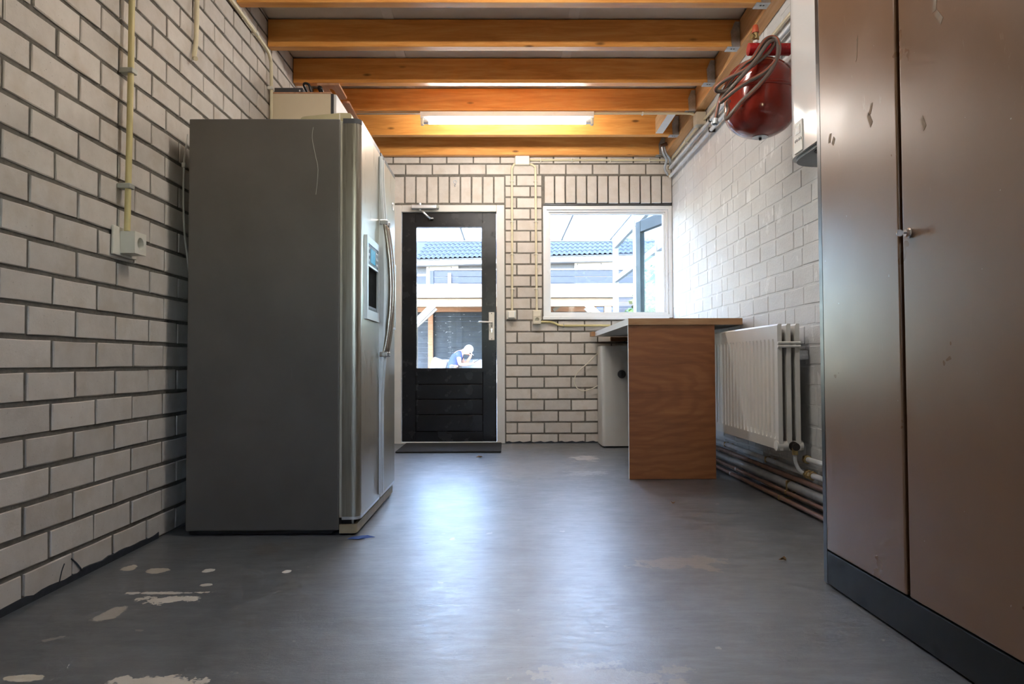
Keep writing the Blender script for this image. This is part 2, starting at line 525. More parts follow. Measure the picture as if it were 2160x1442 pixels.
# ------------------------------------------------------------------ mesh helpers
class MB:
    """collects geometry in world coordinates; build() links ONE mesh object"""

    def __init__(self):
        self.v, self.f, self.mi, self.uv = [], [], [], {}

    def add(self, verts, faces, mi=0):
        o = len(self.v)
        self.v += [tuple(p) for p in verts]
        self.f += [tuple(i + o for i in q) for q in faces]
        self.mi += [mi] * len(faces)
        return self

    def box(self, x0, x1, y0, y1, z0, z1, mi=0):
        v = [(x, y, z) for x in (x0, x1) for y in (y0, y1) for z in (z0, z1)]
        return self.add(v, [(0, 1, 3, 2), (4, 6, 7, 5), (0, 4, 5, 1), (2, 3, 7, 6), (0, 2, 6, 4), (1, 5, 7, 3)], mi)

    def rbox(self, x0, x1, y0, y1, z0, z1, bev=0.004, seg=2, mi=0, mat=None):
        bm = bmesh.new()
        bmesh.ops.create_cube(bm, size=1)
        for q in bm.verts:
            q.co = ((x0 + x1) / 2 + q.co.x * (x1 - x0), (y0 + y1) / 2 + q.co.y * (y1 - y0), (z0 + z1) / 2 + q.co.z * (z1 - z0))
        bev = min(bev, 0.45 * min(x1 - x0, y1 - y0, z1 - z0))
        bmesh.ops.bevel(bm, geom=bm.edges[:], offset=bev, segments=seg, affect='EDGES', profile=0.5)
        if mat:
            bm.transform(mat)
        bm.verts.index_update()
        self.add([q.co[:] for q in bm.verts], [[q.index for q in fc.verts] for fc in bm.faces], mi)
        bm.free()
        return self

    def tube(self, pts, rad, n=10, smooth_path=0, cap=True, mi=0, uv=False):
        P = [Vector(p) for p in pts]
        if smooth_path:
            P = catmull(P, smooth_path)
        rads = rad if isinstance(rad, (list, tuple)) else [rad] * len(P)
        if len(rads) != len(P):
            rads = [rads[min(len(rads) - 1, int(i * len(rads) / len(P)))] for i in range(len(P))]
        T = [(P[min(i + 1, len(P) - 1)] - P[max(i - 1, 0)]).normalized() for i in range(len(P))]
        up = Vector((0, 0, 1)) if abs(T[0].z) < 0.9 else Vector((1, 0, 0))
        N = (up - T[0] * up.dot(T[0])).normalized()
        vs, fs = [], []
        for i, p in enumerate(P):
            N = (N - T[i] * N.dot(T[i]))
            N.normalize()
            B = T[i].cross(N)
            for k in range(n):
                a = 2 * math.pi * k / n
                vs.append(p + (N * math.cos(a) + B * math.sin(a)) * rads[i])
        base = len(self.f)
        for i in range(len(P) - 1):
            for k in range(n):
                fs.append((i * n + k, i * n + (k + 1) % n, (i + 1) * n + (k + 1) % n, (i + 1) * n + k))
                if uv:
                    self.uv[base + len(fs) - 1] = ((k / n, 0), ((k + 1) / n, 0), ((k + 1) / n, 1), (k / n, 1))
        if cap:
            fs.append(tuple(range(n - 1, -1, -1)))
            fs.append(tuple((len(P) - 1) * n + k for k in range(n)))
        return self.add(vs, fs, mi)

    def lathe(self, profile, origin, axis=(0, 0, 1), n=24, mi=0):
        """profile = [(radius, height along axis)]"""
        ax = Vector(axis).normalized()
        e = Vector((1, 0, 0)) if abs(ax.x) < 0.9 else Vector((0, 1, 0))
        A = (e - ax * e.dot(ax)).normalized()
        B = ax.cross(A)
        o = Vector(origin)
        vs, fs = [], []
        for (rr, hh) in profile:
            for k in range(n):
                a = 2 * math.pi * k / n
                vs.append(o + ax * hh + (A * math.cos(a) + B * math.sin(a)) * rr)
        for i in range(len(profile) - 1):
            for k in range(n):
                fs.append((i * n + k, i * n + (k + 1) % n, (i + 1) * n + (k + 1) % n, (i + 1) * n + k))
        fs.append(tuple(range(n - 1, -1, -1)))
        fs.append(tuple((len(profile) - 1) * n + k for k in range(n)))
        return self.add(vs, fs, mi)

    def prism(self, poly, a0, a1, plane='XY', mi=0):
        """closed polygon extruded along the third axis"""
        def pt(p, a):
            return {'XY': (p[0], p[1], a), 'XZ': (p[0], a, p[1]), 'YZ': (a, p[0], p[1])}[plane]
        n = len(poly)
        vs = [pt(p, a0) for p in poly] + [pt(p, a1) for p in poly]
        fs = [(k, (k + 1) % n, n + (k + 1) % n, n + k) for k in range(n)]
        fs += [tuple(range(n - 1, -1, -1)), tuple(range(n, 2 * n))]
        return self.add(vs, fs, mi)

    def frame(self, x0, x1, z0, z1, w, y0, y1, wb=None, mi=0):
        """mitred rectangular frame in the XZ plane"""
        wb = w if wb is None else wb
        o = [(x0, z0), (x1, z0), (x1, z1), (x0, z1)]
        i = [(x0 + w, z0 + wb), (x1 - w, z0 + wb), (x1 - w, z1 - w), (x0 + w, z1 - w)]
        vs = [(p[0], y0, p[1]) for p in o + i] + [(p[0], y1, p[1]) for p in o + i]
        fs = []
        for k in range(4):
            j = (k + 1) % 4
            fs += [(k, j, 4 + j, 4 + k), (8 + k, 12 + k, 12 + j, 8 + j), (k, 8 + k, 8 + j, j), (4 + k, 4 + j, 12 + j, 12 + k)]
        return self.add(vs, fs, mi)

    def holed(self, cx, cz, w, h, rad, y0, y1, n=24, mi=0):
        """box in XZ (front at y0) with a round blind hole of depth y1-y0 - small"""
        vs, fs = [], []
        rim, sq = [], []
        for k in range(n):
            a = 2 * math.pi * (k + 0.5) / n
            ca, sa = math.cos(a), math.sin(a)
            s = 1 / max(abs(ca) / (w / 2), abs(sa) / (h / 2))
            rim.append((cx + rad * ca, cz + rad * sa))
            sq.append((cx + ca * s, cz + sa * s))
        dz = (y1 - y0) * 0.75
        rings = [[(p[0], y1, p[1]) for p in sq], [(p[0], y0, p[1]) for p in sq], [(p[0], y0, p[1]) for p in rim],
                 [(p[0], y0 + dz, p[1]) for p in rim]]
        for q in rings:
            vs += q
        for i in range(3):
            for k in range(n):
                fs.append((i * n + k, i * n + (k + 1) % n, (i + 1) * n + (k + 1) % n, (i + 1) * n + k))
        fs.append(tuple(3 * n + k for k in range(n)))
        fs.append(tuple(range(n - 1, -1, -1)))
        return self.add(vs, fs, mi)

    def move(self, mat):
        self.v = [tuple(mat @ Vector(p)) for p in self.v]
        return self

    def build(self, name, mat, parent=None, smooth=False, origin=None):
        xs = [[p[i] for p in self.v] for i in range(3)]
        if origin is None:
            origin = Vector(((min(xs[0]) + max(xs[0])) / 2, (min(xs[1]) + max(xs[1])) / 2,
                             min(xs[2]) if parent is None else (min(xs[2]) + max(xs[2])) / 2))
        origin = Vector(origin)
        me = bpy.data.meshes.new(name)
        me.from_pydata([tuple(Vector(p) - origin) for p in self.v], [], self.f)
        for q in (mat if isinstance(mat, (list, tuple)) else [mat]):
            me.materials.append(q)
        for p, k in zip(me.polygons, self.mi):
            p.material_index = k
        if self.uv:
            uvl = me.uv_layers.new(name='UVMap')
            for fi, uvs in self.uv.items():
                for li, q in zip(me.polygons[fi].loop_indices, uvs):
                    uvl.data[li].uv = q
        bm = bmesh.new()
        bm.from_mesh(me)
        bmesh.ops.recalc_face_normals(bm, faces=bm.faces[:])
        bm.to_mesh(me)
        bm.free()
        if smooth:
            for p in me.polygons:
                p.use_smooth = True
            me.set_sharp_from_angle(angle=math.radians(38))
        o = bpy.data.objects.new(name, me)
        COL.objects.link(o)
        if parent is not None:
            o.parent = parent
            o.location = origin - world_loc(parent)
        else:
            o.location = origin
        return o


def world_loc(o):
    p = Vector(o.location)
    while o.parent is not None:
        o = o.parent
        p += Vector(o.location)
    return p


def catmull(P, k):
    out = []
    for i in range(len(P) - 1):
        p0, p1, p2, p3 = P[max(i - 1, 0)], P[i], P[i + 1], P[min(i + 2, len(P) - 1)]
        for s in range(k):
            q = s / k
            out.append(0.5 * ((2 * p1) + (p2 - p0) * q + (2 * p0 - 5 * p1 + 4 * p2 - p3) * q * q + (3 * p1 - p0 - 3 * p2 + p3) * q ** 3))
    out.append(P[-1])
    return out


def rounded(poly_pts, rad, seg=5):
    """round the corners of a 2-D polygon"""
    out = []
    n = len(poly_pts)
    for i in range(n):
        p, a, b = Vector(poly_pts[i]), Vector(poly_pts[i - 1]), Vector(poly_pts[(i + 1) % n])
        rr = rad[i] if isinstance(rad, (list, tuple)) else rad
        if rr <= 0:
            out.append(tuple(p))
            continue
        da, db = (a - p), (b - p)
        ra = min(rr, da.length * 0.49, db.length * 0.49)
        s, e = p + da.normalized() * ra, p + db.normalized() * ra
        for k in range(seg + 1):
            q = k / seg
            out.append(tuple((1 - q) ** 2 * s + 2 * q * (1 - q) * p + q * q * e))
    return out


def tag(o, label, cat, group=None):
    o['label'] = label
    o['category'] = cat
    if group:
        o['group'] = group
    return o


def structure(o, label=None):
    o['kind'] = 'structure'
    if label:
        o['label'] = label
    return o


def thing(name, loc, label, cat, group=None):
    o = bpy.data.objects.new(name, None)
    COL.objects.link(o)
    o.location = loc
    o.empty_display_size = 0.1
    return tag(o, label, cat, group)


def shared(name, me, loc, parent):
    o = bpy.data.objects.new(name, me)
    COL.objects.link(o)
    o.parent = parent
    o.location = Vector(loc) - world_loc(parent)
    return o


# ------------------------------------------------------------------ bricks
def brick_mesh(length, height, normal, depth=0.012, cham=0.0025, mats=None, wobble=0.0012, seed=0):
    """brick front centred on the origin; normal 'X+', 'X-' or 'Y-'; body goes back by depth"""
    rnd = random.Random(seed)
    a, b = length / 2, height / 2
    vs = []
    for (w, d) in ((0.0, -depth), (0.0, -cham), (cham, 0.0)):
        for (sx, sz) in ((-1, -1), (0, -1), (1, -1), (1, 1), (0, 1), (-1, 1)):
            vs.append((sx * (a - w) + (rnd.uniform(-wobble, wobble) if w or d > -depth else 0), d,
                       sz * (b - w) + (rnd.uniform(-wobble, wobble) if w or d > -depth else 0)))
    fs = []
    for i in range(2):
        for k in range(6):
            j = (k + 1) % 6
            fs.append((i * 6 + k, i * 6 + j, (i + 1) * 6 + j, (i + 1) * 6 + k))
    fs.append(tuple(12 + k for k in range(6)))
    out = []
    for (s, d, z) in vs:
        out.append({'X+': (d, s, z), 'X-': (-d, s, z), 'Y-': (s, -d, z)}[normal])
    me = bpy.data.meshes.new('brick')
    me.from_pydata(out, [], fs)
    me.materials.append(mats)
    bm = bmesh.new()
    bm.from_mesh(me)
    bmesh.ops.recalc_face_normals(bm, faces=bm.faces[:])
    # open back: make sure the front points outward
    bm.faces.ensure_lookup_table()
    fn = bm.faces[-1].normal
    want = {'X+': Vector((1, 0, 0)), 'X-': Vector((-1, 0, 0)), 'Y-': Vector((0, -1, 0))}[normal]
    if fn.dot(want) < 0:
        bmesh.ops.reverse_faces(bm, faces=bm.faces[:])
    bm.to_mesh(me)
    bm.free()
    return me


_bricks = {}


def brick_variant(length, height, normal, mat, **kw):
    key = (round(length, 3), round(height, 3), normal, mat.name)
    if key not in _bricks:
        _bricks[key] = [brick_mesh(length, height, normal, mats=mat, seed=hash_str(str(key)) + k, **kw) for k in range(5)]
    return random.choice(_bricks[key])


def hash_str(s):
    h = 7
    for ch in s:
        h = (h * 31 + ord(ch)) % 100003
    return h


def lay(wall, items, normal, mat, limit=300, **kw):
    """items = [(centre, length, height, size on screen or 0)]: the largest in view as parts, the rest as one stuff part"""
    items.sort(key=lambda q: -q[3])
    rest = MB()
    n = 0
    for (cpos, ln, ht, size) in items:
        me = brick_variant(ln, ht, normal, mat, **kw)
        cpos = (cpos[0] + (random.uniform(-0.0015, 0.0015) if normal[0] == 'X' else 0),
                cpos[1] + (random.uniform(-0.0015, 0.0015) if normal[0] == 'Y' else 0), cpos[2] + random.uniform(-0.0008, 0.0008))
        if size > 0 and n < limit:
            shared('brick', me, cpos, wall)
            n += 1
        else:
            rest.add([Vector(q.co) + Vector(cpos) for q in me.vertices], [list(p.vertices) for p in me.polygons])
    if rest.v:
        o = rest.build('brick_rest', mat, wall)
        o['kind'] = 'stuff'


# left wall -----------------------------------------------------------------
wall_left = structure(MB().box(-1.50, XL - 0.005, YF, YB + 0.14, 0, 2.9).build('wall_left', M['mortar'], origin=(-1.44, 2.2, 0)),
                      'bare sand-lime brick wall on the left with dark mortar joints')
items = []
for k in range(0, 29):
    zc = (k + 0.5) * COURSE
    off = 2.144 + (0.0 if k % 2 else BRICK / 2)
    n0 = int((1.2 - off) / BRICK) - 1
    for j in range(n0, 60):
        y0, y1 = off + j * BRICK, off + (j + 1) * BRICK
        if y0 < 1.2 or y0 > YB - 0.03:
            continue
        y1 = min(y1, YB - 0.001)
        if y1 - y0 < 0.04:
            continue
        yc = (y0 + y1) / 2
        p = project(XL, yc, zc)
        vis = 0
        if p and -25 < p[0] < 2160 and -20 < p[1] < 1442:
            behind = yc > 2.95 and p[0] > 398 and p[1] > 252
            under = zc > beam_z(yc) + 0.15
            if not behind and not under:
                vis = 1 / yc
        items.append(((XL, yc, zc), y1 - y0 - 0.012, COURSE - 0.0145, vis))
lay(wall_left, items, 'X+', M['brick'], wobble=0.0018)
# splashed dark paint along the foot of the left wall
mb = MB()
rnd = random.Random(4)
ys = [1.2 + 0.035 * i for i in range(47)]
hs = [0.020 + rnd.uniform(-0.004, 0.006) for _ in ys]
for i in range(len(ys) - 1):
    a, b = ys[i], ys[i + 1]
    mb.add([(XL + 0.0025, a, 0), (XL + 0.0025, b, 0), (XL + 0.0025, b, hs[i + 1]), (XL + 0.0025, a, hs[i]),
            (XL - 0.006, a, 0), (XL - 0.006, b, 0), (XL - 0.006, b, hs[i + 1] + 0.004), (XL - 0.006, a, hs[i] + 0.004)],
           [(0, 1, 2, 3), (3, 2, 6, 7), (4, 7, 6, 5)])
for drip in ([(2.189, 0.011), (2.202, 0.048), (2.215, 0.068)], [(2.249, 0.074), (2.274, 0.055), (2.299, 0.030), (2.312, 0.014)]):
    mb.tube([(XL + 0.001, a, b) for (a, b) in drip], 0.0026, 6, 3)
structure(mb.build('baseboard_left', M['tar']), 'ragged dark paint band along the foot of the left wall')

# back wall -------------------------------------------------------------------
DX0, DX1, DZ1 = -0.953, -0.005, 2.047          # door opening
WX0, WX1, WZ0, WZ1 = 0.327, XR, 1.070, 2.041   # window opening
mb = MB()
y0, y1 = YB + 0.005, YB + 0.14
mb.box(-1.50, DX0, y0, y1, 0, 2.9).box(DX0, DX1, y0, y1, DZ1, 2.9).box(DX1, WX0, y0, y1, 0, 2.9)
mb.box(WX0, WX1, y0, y1, 0, WZ0).box(WX0, WX1, y0, y1, WZ1, 2.9).box(WX1, 1.60, y0, y1, 0, 2.9)
wall_back = structure(mb.build('wall_back', M['mortar'], origin=(0, YB + 0.07, 0)), 'brick rear wall around the door and the window')
items = []


def course_row(k, x0, x1, phase):
    z0, z1 = -0.015 + 0.09686 * k, -0.015 + 0.09686 * (k + 1)
    z0 = max(z0, 0.004)
    zc = (z0 + z1) / 2
    j = math.floor((x0 - phase) / BRICK)
    while True:
        a, b = phase + j * BRICK, phase + (j + 1) * BRICK
        j += 1
        if a > x1:
            break
        a, b = max(a, x0), min(b, x1)
        if b - a < 0.035:
            continue
        xc = (a + b) / 2
        p = project(xc, YB, zc)
        hidden = (p[0] < 825) or (zc > beam_z(5.95)) or (p[0] > 1330 and zc < 1.0)
        items.append(((xc, YB, zc), b - a - 0.012, z1 - z0 - 0.0135, 0 if hidden else 1))


for k in range(0, 29):
    zc = -0.015 + 0.09686 * (k + 0.5)
    ph = (0.100 if k % 2 else 0.219) if k < 24 else (-0.734 if k % 2 else -0.857)
    if k >= 24:
        course_row(k, XL, XR, ph)
        continue
    course_row(k, XL, DX0 - 0.008, ph)
    course_row(k, DX1 + 0.004, WX0 - 0.006 if k > 10 else XR, ph)
lay(wall_back, items, 'Y-', M['brick'])
# upright bricks over the door and over the window
items = []
for j in range(10):
    w = (0.0 + 0.961) / 10
    items.append(((-0.961 + w * (j + 0.5), YB, 2.181), w - 0.014, 0.226, 1))
lay(wall_back, items, 'Y-', M['brick'])
lintel = MB().box(0.33, XR - 0.004, YB - 0.012, YB + 0.006, 2.043, 2.056).build('lintel', M['dark_grey'], wall_back)
for j in range(12):
    w = (1.4446 - 0.336) / 12
    a = 0.336 + w * j
    b = MB().rbox(a + 0.006, a + w - 0.006, YB - 0.026, YB + 0.006, 2.058 + 0.002 * (j % 3), 2.293, 0.004, 1)
    b.mi = [1 if all(b.v[i][2] < 2.075 for i in q) else 0 for q in b.f]
    b.build('brick', [M['brick'], M['white_flat']], wall_back)
# dark paint line along the foot of the back wall
mb = MB()
xs = [0.0 + 0.03 * i for i in range(27)]
for i in range(len(xs) - 1):
    h0, h1 = 0.014 + 0.006 * math.sin(i * 2.1), 0.014 + 0.006 * math.sin((i + 1) * 2.1)
    mb.add([(xs[i], YB - 0.003, 0), (xs[i + 1], YB - 0.003, 0), (xs[i + 1], YB - 0.003, h1), (xs[i], YB - 0.003, h0),
            (xs[i], YB + 0.004, 0), (xs[i + 1], YB + 0.004, 0), (xs[i + 1], YB + 0.004, h1), (xs[i], YB + 0.004, h0)],
           [(0, 1, 2, 3), (3, 2, 6, 7), (4, 7, 6, 5)])
structure(mb.build('baseboard_back', M['tar']), 'thin dark paint line at the foot of the rear wall')

# right wall -------------------------------------------------------------------
wall_right = structure(MB().box(XR + 0.0025, 1.60, YF, YB + 0.008, 0, 2.9).build('wall_right', M['white_brick'], origin=(1.52, 2.2, 0)),
                       'whitewashed brick wall on the right')
items = []
for k in range(0, 29):
    zc = (k + 0.5) * COURSE
    y = 2.1 + (0.0 if k % 2 else 0.117) + random.uniform(-0.02, 0.02)
    while y < YB - 0.02:
        ln = BRICK if random.random() > 0.12 else BRICK / 2
        y1 = min(y + ln, YB - 0.002)
        if y1 - y > 0.04:
            yc = (y + y1) / 2
            p = project(XR, yc, zc)
            vis = 1 / yc if (p and p[0] < 1728 and -10 < p[1] < 1090 and zc < 2.42) else 0
            items.append(((XR, yc, zc), round(y1 - y - 0.009, 3), COURSE - 0.009, vis))
        y = y1
lay(wall_right, items, 'X-', M['white_brick'], depth=0.010, cham=0.003, wobble=0.002)

# front wall behind the camera, floor, ceiling --------------------------------------
mb = MB().box(-1.50, 0.00, YF - 0.12, YF, 0, 2.9).box(0.80, 1.60, YF - 0.12, YF, 0, 2.9)
mb.box(0.00, 0.80, YF - 0.12, YF, 0, 1.2).box(0.00, 0.80, YF - 0.12, YF, 1.95, 2.9)
w2 = bpy.data.objects.new('window_2', None)
COL.objects.link(w2)
w2.location = (0.40, YF - 0.06, 1.2)
structure(w2, 'small window in the wall behind the viewer')
MB().frame(0.002, 0.798, 1.202, 1.948, 0.05, YF - 0.10, YF - 0.02).build('window_frame', M['white_paint'], w2)
MB().box(0.053, 0.747, YF - 0.063, YF - 0.057, 1.253, 1.897).build('pane', M['glass'], w2)
structure(mb.build('wall_front', M['garage_grey']), 'plain wall behind the viewer')
structure(MB().box(-1.50, 1.60, YF - 0.12, YB + 0.14, -0.1, 0).build('floor', M['floor'], origin=(0, 2.2, 0)),
          'worn blue-grey painted concrete floor with paint chips')

BEAM_H = 0.165


def slab(mb, x0, x1, y0, y1, lift0, lift1, mi=0):
    """a slab that follows the fall of the roof"""
    v = []
    for x in (x0, x1):
        for y in (y0, y1):
            v += [(x, y, beam_z(y) + lift0), (x, y, beam_z(y) + lift1)]
    return mb.add(v, [(0, 1, 3, 2), (4, 6, 7, 5), (0, 4, 5, 1), (2, 3, 7, 6), (0, 2, 6, 4), (1, 5, 7, 3)], mi)


ceiling = structure(slab(MB(), -1.50, 1.60, YF - 0.12, YB + 0.14, BEAM_H + 0.012, BEAM_H + 0.10).build('ceiling', M['ceiling'], origin=(0, 2.2, 2.7)),
                    'grey-beige board ceiling above the joists')
for (a, b) in ((-1.36, -0.672), (-0.668, 0.398), (0.402, 1.37)):
    slab(MB(), a, b, 1.0, YB - 0.005, BEAM_H + 0.004, BEAM_H + 0.012).build('ceiling_board', M['ceiling'], ceiling)
for xc in (-0.67, 0.40):
    slab(MB(), xc - 0.03, xc + 0.03, 1.0, YB - 0.005, BEAM_H + 0.0002, BEAM_H + 0.004).build('cover_strip', M['strip'], ceiling)

# ------------------------------------------------------------------ joists
BEAMS = [2.47, 3.02, 3.55, 4.023, 4.511, 4.98, 5.466, 5.949]
BEAM_LABELS = ['orange pine ceiling joist above the viewer, carrying the unseen lamp',
               'orange pine ceiling joist just above the top of the picture',
               'orange pine joist cut by the top edge of the picture',
               'nearest orange pine joist seen in full, highest below the top edge',
               'second full orange pine joist from the top of the picture',
               'third orange pine joist, with the tube lamp fixed under it',
               'fourth full orange pine joist, right behind the lit tube lamp',
               'last orange pine joist, lying against the rear brick wall']
XBE = 1.372
for i, y in enumerate(BEAMS):
    z = beam_z(y)
    root = thing('ceiling_joist', (0, y, z), BEAM_LABELS[i], 'beam', 'pine joists under the ceiling')
    MB().rbox(XL + 0.004, XBE - 0.002, y, y + 0.058, z, z + BEAM_H - 0.004, 0.003, 1).build('timber', M['pine'], root)
    h = MB()
    zf = z - 0.0025
    # joist hanger: bottom plate, tapered cheek in front, back flange
    h.box(XBE - 0.075, XBE - 0.002, y - 0.006, y + 0.060, zf - 0.001, zf + 0.002)
    h.prism([(XBE - 0.05, zf), (XBE - 0.002, zf), (XBE - 0.002, zf + 0.15), (XBE - 0.03, zf + 0.15), (XBE - 0.055, zf + 0.09)],
            y - 0.0035, y - 0.0012, 'XZ')
    h.build('joist_hanger', M['galv'], root)
    if i >= 2:
        hh = MB()
        for dx in (-0.045, -0.03):
            hh.lathe([(0.0055, 0), (0.0055, 0.0008)], (XBE + dx, y + 0.022, zf - 0.0018), (0, 0, 1), 8)
        hh.build('nail_hole', M['black'], root)
led = MB()
slab(led, XBE + 0.001, XR - 0.004, 1.2, YB - 0.004, 0.002, BEAM_H - 0.002)
tag(led.build('ledger_beam', M['pine_y']), 'long orange pine wall beam running along the top of the white wall', 'beam')
# white painted spacer between two joists
z = beam_z(5.2)
n = MB()
n.prism([(1.185, z + 0.001), (1.243, z + 0.001), (1.243, z + 0.12), (1.185, z + 0.12)], 5.04, 5.464, 'XZ', 0)
n.mi = [1 if all(abs(n.v[i][2] - (z + 0.001)) < 1e-4 for i in q) else 0 for q in n.f]
tag(n.build('spacer_block', [wood('unpainted_spacer', (0.50, 0.30, 0.15), (0.60, 0.40, 0.22), (0.68, 0.5, 0.3), 'Y', 0.3), M['white_flat']]),
    'short spacer board with white painted underside between two joists', 'board')

# slotted plank under the joists, above the wall cabinet
poly = [(-1.215, 4.512), (-1.072, 4.512), (-1.072, 4.735)] + [(-1.085, 4.745), (-1.11, 4.748), (-1.122, 4.735), (-1.125, 4.60), (-1.135, 4.57), (-1.148, 4.57), (-1.158, 4.60),
        (-1.158, 4.94), (-1.148, 4.965), (-1.13, 4.965), (-1.122, 4.94), (-1.122, 4.815), (-1.11, 4.80), (-1.085, 4.80)] + [(-1.072, 4.81), (-1.072, 5.20), (-1.215, 5.20)]
pk = MB().prism(poly, -0.016, -0.002)
pk.v = [(p[0], p[1], p[2] + beam_z(p[1])) for p in pk.v]
tag(pk.build('slotted_plank', M['slot_wood']),
    'brown slotted plank hung under the joists above the fridge', 'plank')

# ------------------------------------------------------------------ tube lamps
def tube_lamp(y, label):
    z = beam_z(y) - 0.004
    root = thing('tube_lamp', (0.02, y + 0.03, z), label, 'lamp', 'fluorescent tube lamps on the joists')
    x0, x1 = -0.604, 0.641
    MB().prism([(y - 0.004, z), (y + 0.066, z), (y + 0.062, z - 0.034), (y + 0.05, z - 0.04), (y + 0.012, z - 0.04), (y, z - 0.034)],
               x0, x1, 'YZ').build('housing', M['white_paint'], root)
    for xe, s in ((x0, 1), (x1, -1)):
        MB().rbox(min(xe, xe + s * 0.022), max(xe, xe + s * 0.022), y + 0.010, y + 0.052, z - 0.088, z - 0.0405, 0.006, 2).build('tube_holder', M['ivory'], root)
        MB().lathe([(0.0165, 0), (0.0165, 0.035)], (xe + s * 0.023, y + 0.031, z - 0.064), (s, 0, 0), 20).build('tube_cap', M['alu'], root)
    MB().tube([(x0 + 0.059, y + 0.031, z - 0.064), (x1 - 0.059, y + 0.031, z - 0.064)], 0.0165, 20).build('tube', M['tube'], root, True)
    return root


tube_lamp(4.985, 'lit white fluorescent tube lamp under the joists before the rear wall')
tube_lamp(2.47, 'fluorescent tube lamp overhead, above the top of the picture')

# ------------------------------------------------------------------ window_1
w = bpy.data.objects.new('window_1', None)
COL.objects.link(w)
w.location = (0.88, YB, WZ0)
structure(w, 'white framed fixed window beside the white wall')
MB().frame(WX0 + 0.002, WX1 - 0.002, WZ0 + 0.002, WZ1 - 0.002, 0.030, YB - 0.004, YB + 0.10).build('window_frame', M['white_paint'], w)
MB().frame(WX0 + 0.031, WX1 - 0.034, WZ0 + 0.031, WZ1 - 0.031, 0.020, YB + 0.012, YB + 0.098).build('inner_frame', M['white_paint'], w)
MB().frame(WX0 + 0.050, WX1 - 0.055, WZ0 + 0.025, WZ1 - 0.050, 0.017, YB + 0.03, YB + 0.075).build('glazing_bead', M['white_paint'], w)
MB().box(WX0 + 0.062, WX1 - 0.068, YB + 0.052, YB + 0.057, WZ0 + 0.040, WZ1 - 0.062).build('pane', M['glass'], w)
MB().rbox(WX0 - 0.004, 1.41, YB - 0.020, YB - 0.0045, WZ0 - 0.014, WZ0 + 0.014, 0.004, 2).build('window_sill', M['white_paint'], w)

# ------------------------------------------------------------------ door_1
d = bpy.data.objects.new('door_1', None)
COL.objects.link(d)
d.location = (-0.48, YB, 0)
structure(d, 'black garden door with a tall glass pane in an off-white frame')
mb = MB()
for (a, b, c0, c1) in ((DX0, -0.890, 0, DZ1), (-0.074, DX1, 0, DZ1), (-0.890, -0.074, 1.988, DZ1)):
    mb.rbox(a, b, YB - 0.014, YB + 0.11, c0, c1, 0.004, 1)
mb.build('door_frame', M['frame_cream'], d)
MB().rbox(-0.890, -0.074, YB - 0.012, YB + 0.10, 0.0, 0.013, 0.003, 1).build('threshold', M['frame_cream'], d)
LY0, LY1 = YB + 0.012, YB + 0.058
leaf = MB()
leaf.rbox(-0.887, -0.770, LY0, LY1, 0.016, 1.985, 0.003, 1).rbox(-0.195, -0.077, LY0, LY1, 0.016, 1.985, 0.003, 1)
leaf.box(-0.7698, -0.1952, LY1 - 0.0035, LY1, 0.10, 0.634).box(-0.770, -0.195, LY0, LY1, 1.866, 1.985).box(-0.770, -0.195, LY0, LY1, 0.016, 0.10)
leaf_o = leaf.build('door_leaf', M['door_black'], d)
zz = [0.10, 0.244, 0.376, 0.504, 0.634]
for a, b in zip(zz[:-1], zz[1:]):
    MB().rbox(-0.7695, -0.1955, LY0 + 0.002, LY1 - 0.004, a + 0.0015, b - 0.0015, 0.005, 2).build('panel_board', M['door_black'], d)
MB().frame(-0.797, -0.168, 0.610, 1.893, 0.034, LY0 - 0.013, LY0 + 0.004).build('glazing_bead', M['door_black'], d)
MB().frame(-0.7695, -0.1955, 0.6345, 1.8655, 0.006, LY0 + 0.004, LY1 - 0.002).build('rebate', M['door_black'], d)
MB().box(-0.763, -0.202, LY0 + 0.020, LY0 + 0.025, 0.641, 1.859).build('pane', M['glass'], d)
hp = MB().rbox(-0.143, -0.094, LY0 - 0.010, LY0 - 0.0005, 0.882, 1.123, 0.004, 2).build('handle_plate', M['ivory'], d)
MB().tube([(-0.118, LY0 - 0.008, 1.032), (-0.118, LY0 - 0.042, 1.033), (-0.128, LY0 - 0.052, 1.034), (-0.175, LY0 - 0.054, 1.036), (-0.215, LY0 - 0.052, 1.037),
           (-0.224, LY0 - 0.044, 1.037)], 0.0085, 12, 4).build('lever', M['frame_cream'], hp, True)
mb = MB()
for (zc, rr) in ((1.112, 0.004), (0.893, 0.004), (1.003, 0.0045)):
    mb.lathe([(rr, 0), (rr, 0.0012)], (-0.118, LY0 - 0.0095, zc), (0, -1, 0), 10)
mb.build('screw', M['black'], hp)
MB().lathe([(0.0085, 0), (0.0085, 0.006)], (-0.118, LY0 - 0.009, 0.975), (0, -1, 0), 14).prism(
    rounded([(-0.1225, 0.948), (-0.1135, 0.948), (-0.1135, 0.972), (-0.1225, 0.972)], 0.003, 3), LY0 - 0.014, LY0 - 0.009, 'XZ').build('lock_cylinder', M['chrome'], hp)
cl = MB().rbox(-0.800, -0.585, YB - 0.062, YB - 0.0145, 2.006, 2.040, 0.006, 2).build('door_closer', M['alu'], d)
MB().rbox(-0.585, -0.566, YB - 0.058, YB - 0.018, 2.008, 2.038, 0.004, 1).build('end_cap', M['clip_grey'], cl)
MB().lathe([(0.012, 0), (0.012, 0.016), (0.008, 0.018)], (-0.727, YB - 0.04, 2.0405), (0, 0, 1), 14).build('spindle_cap', M['alu'], cl)
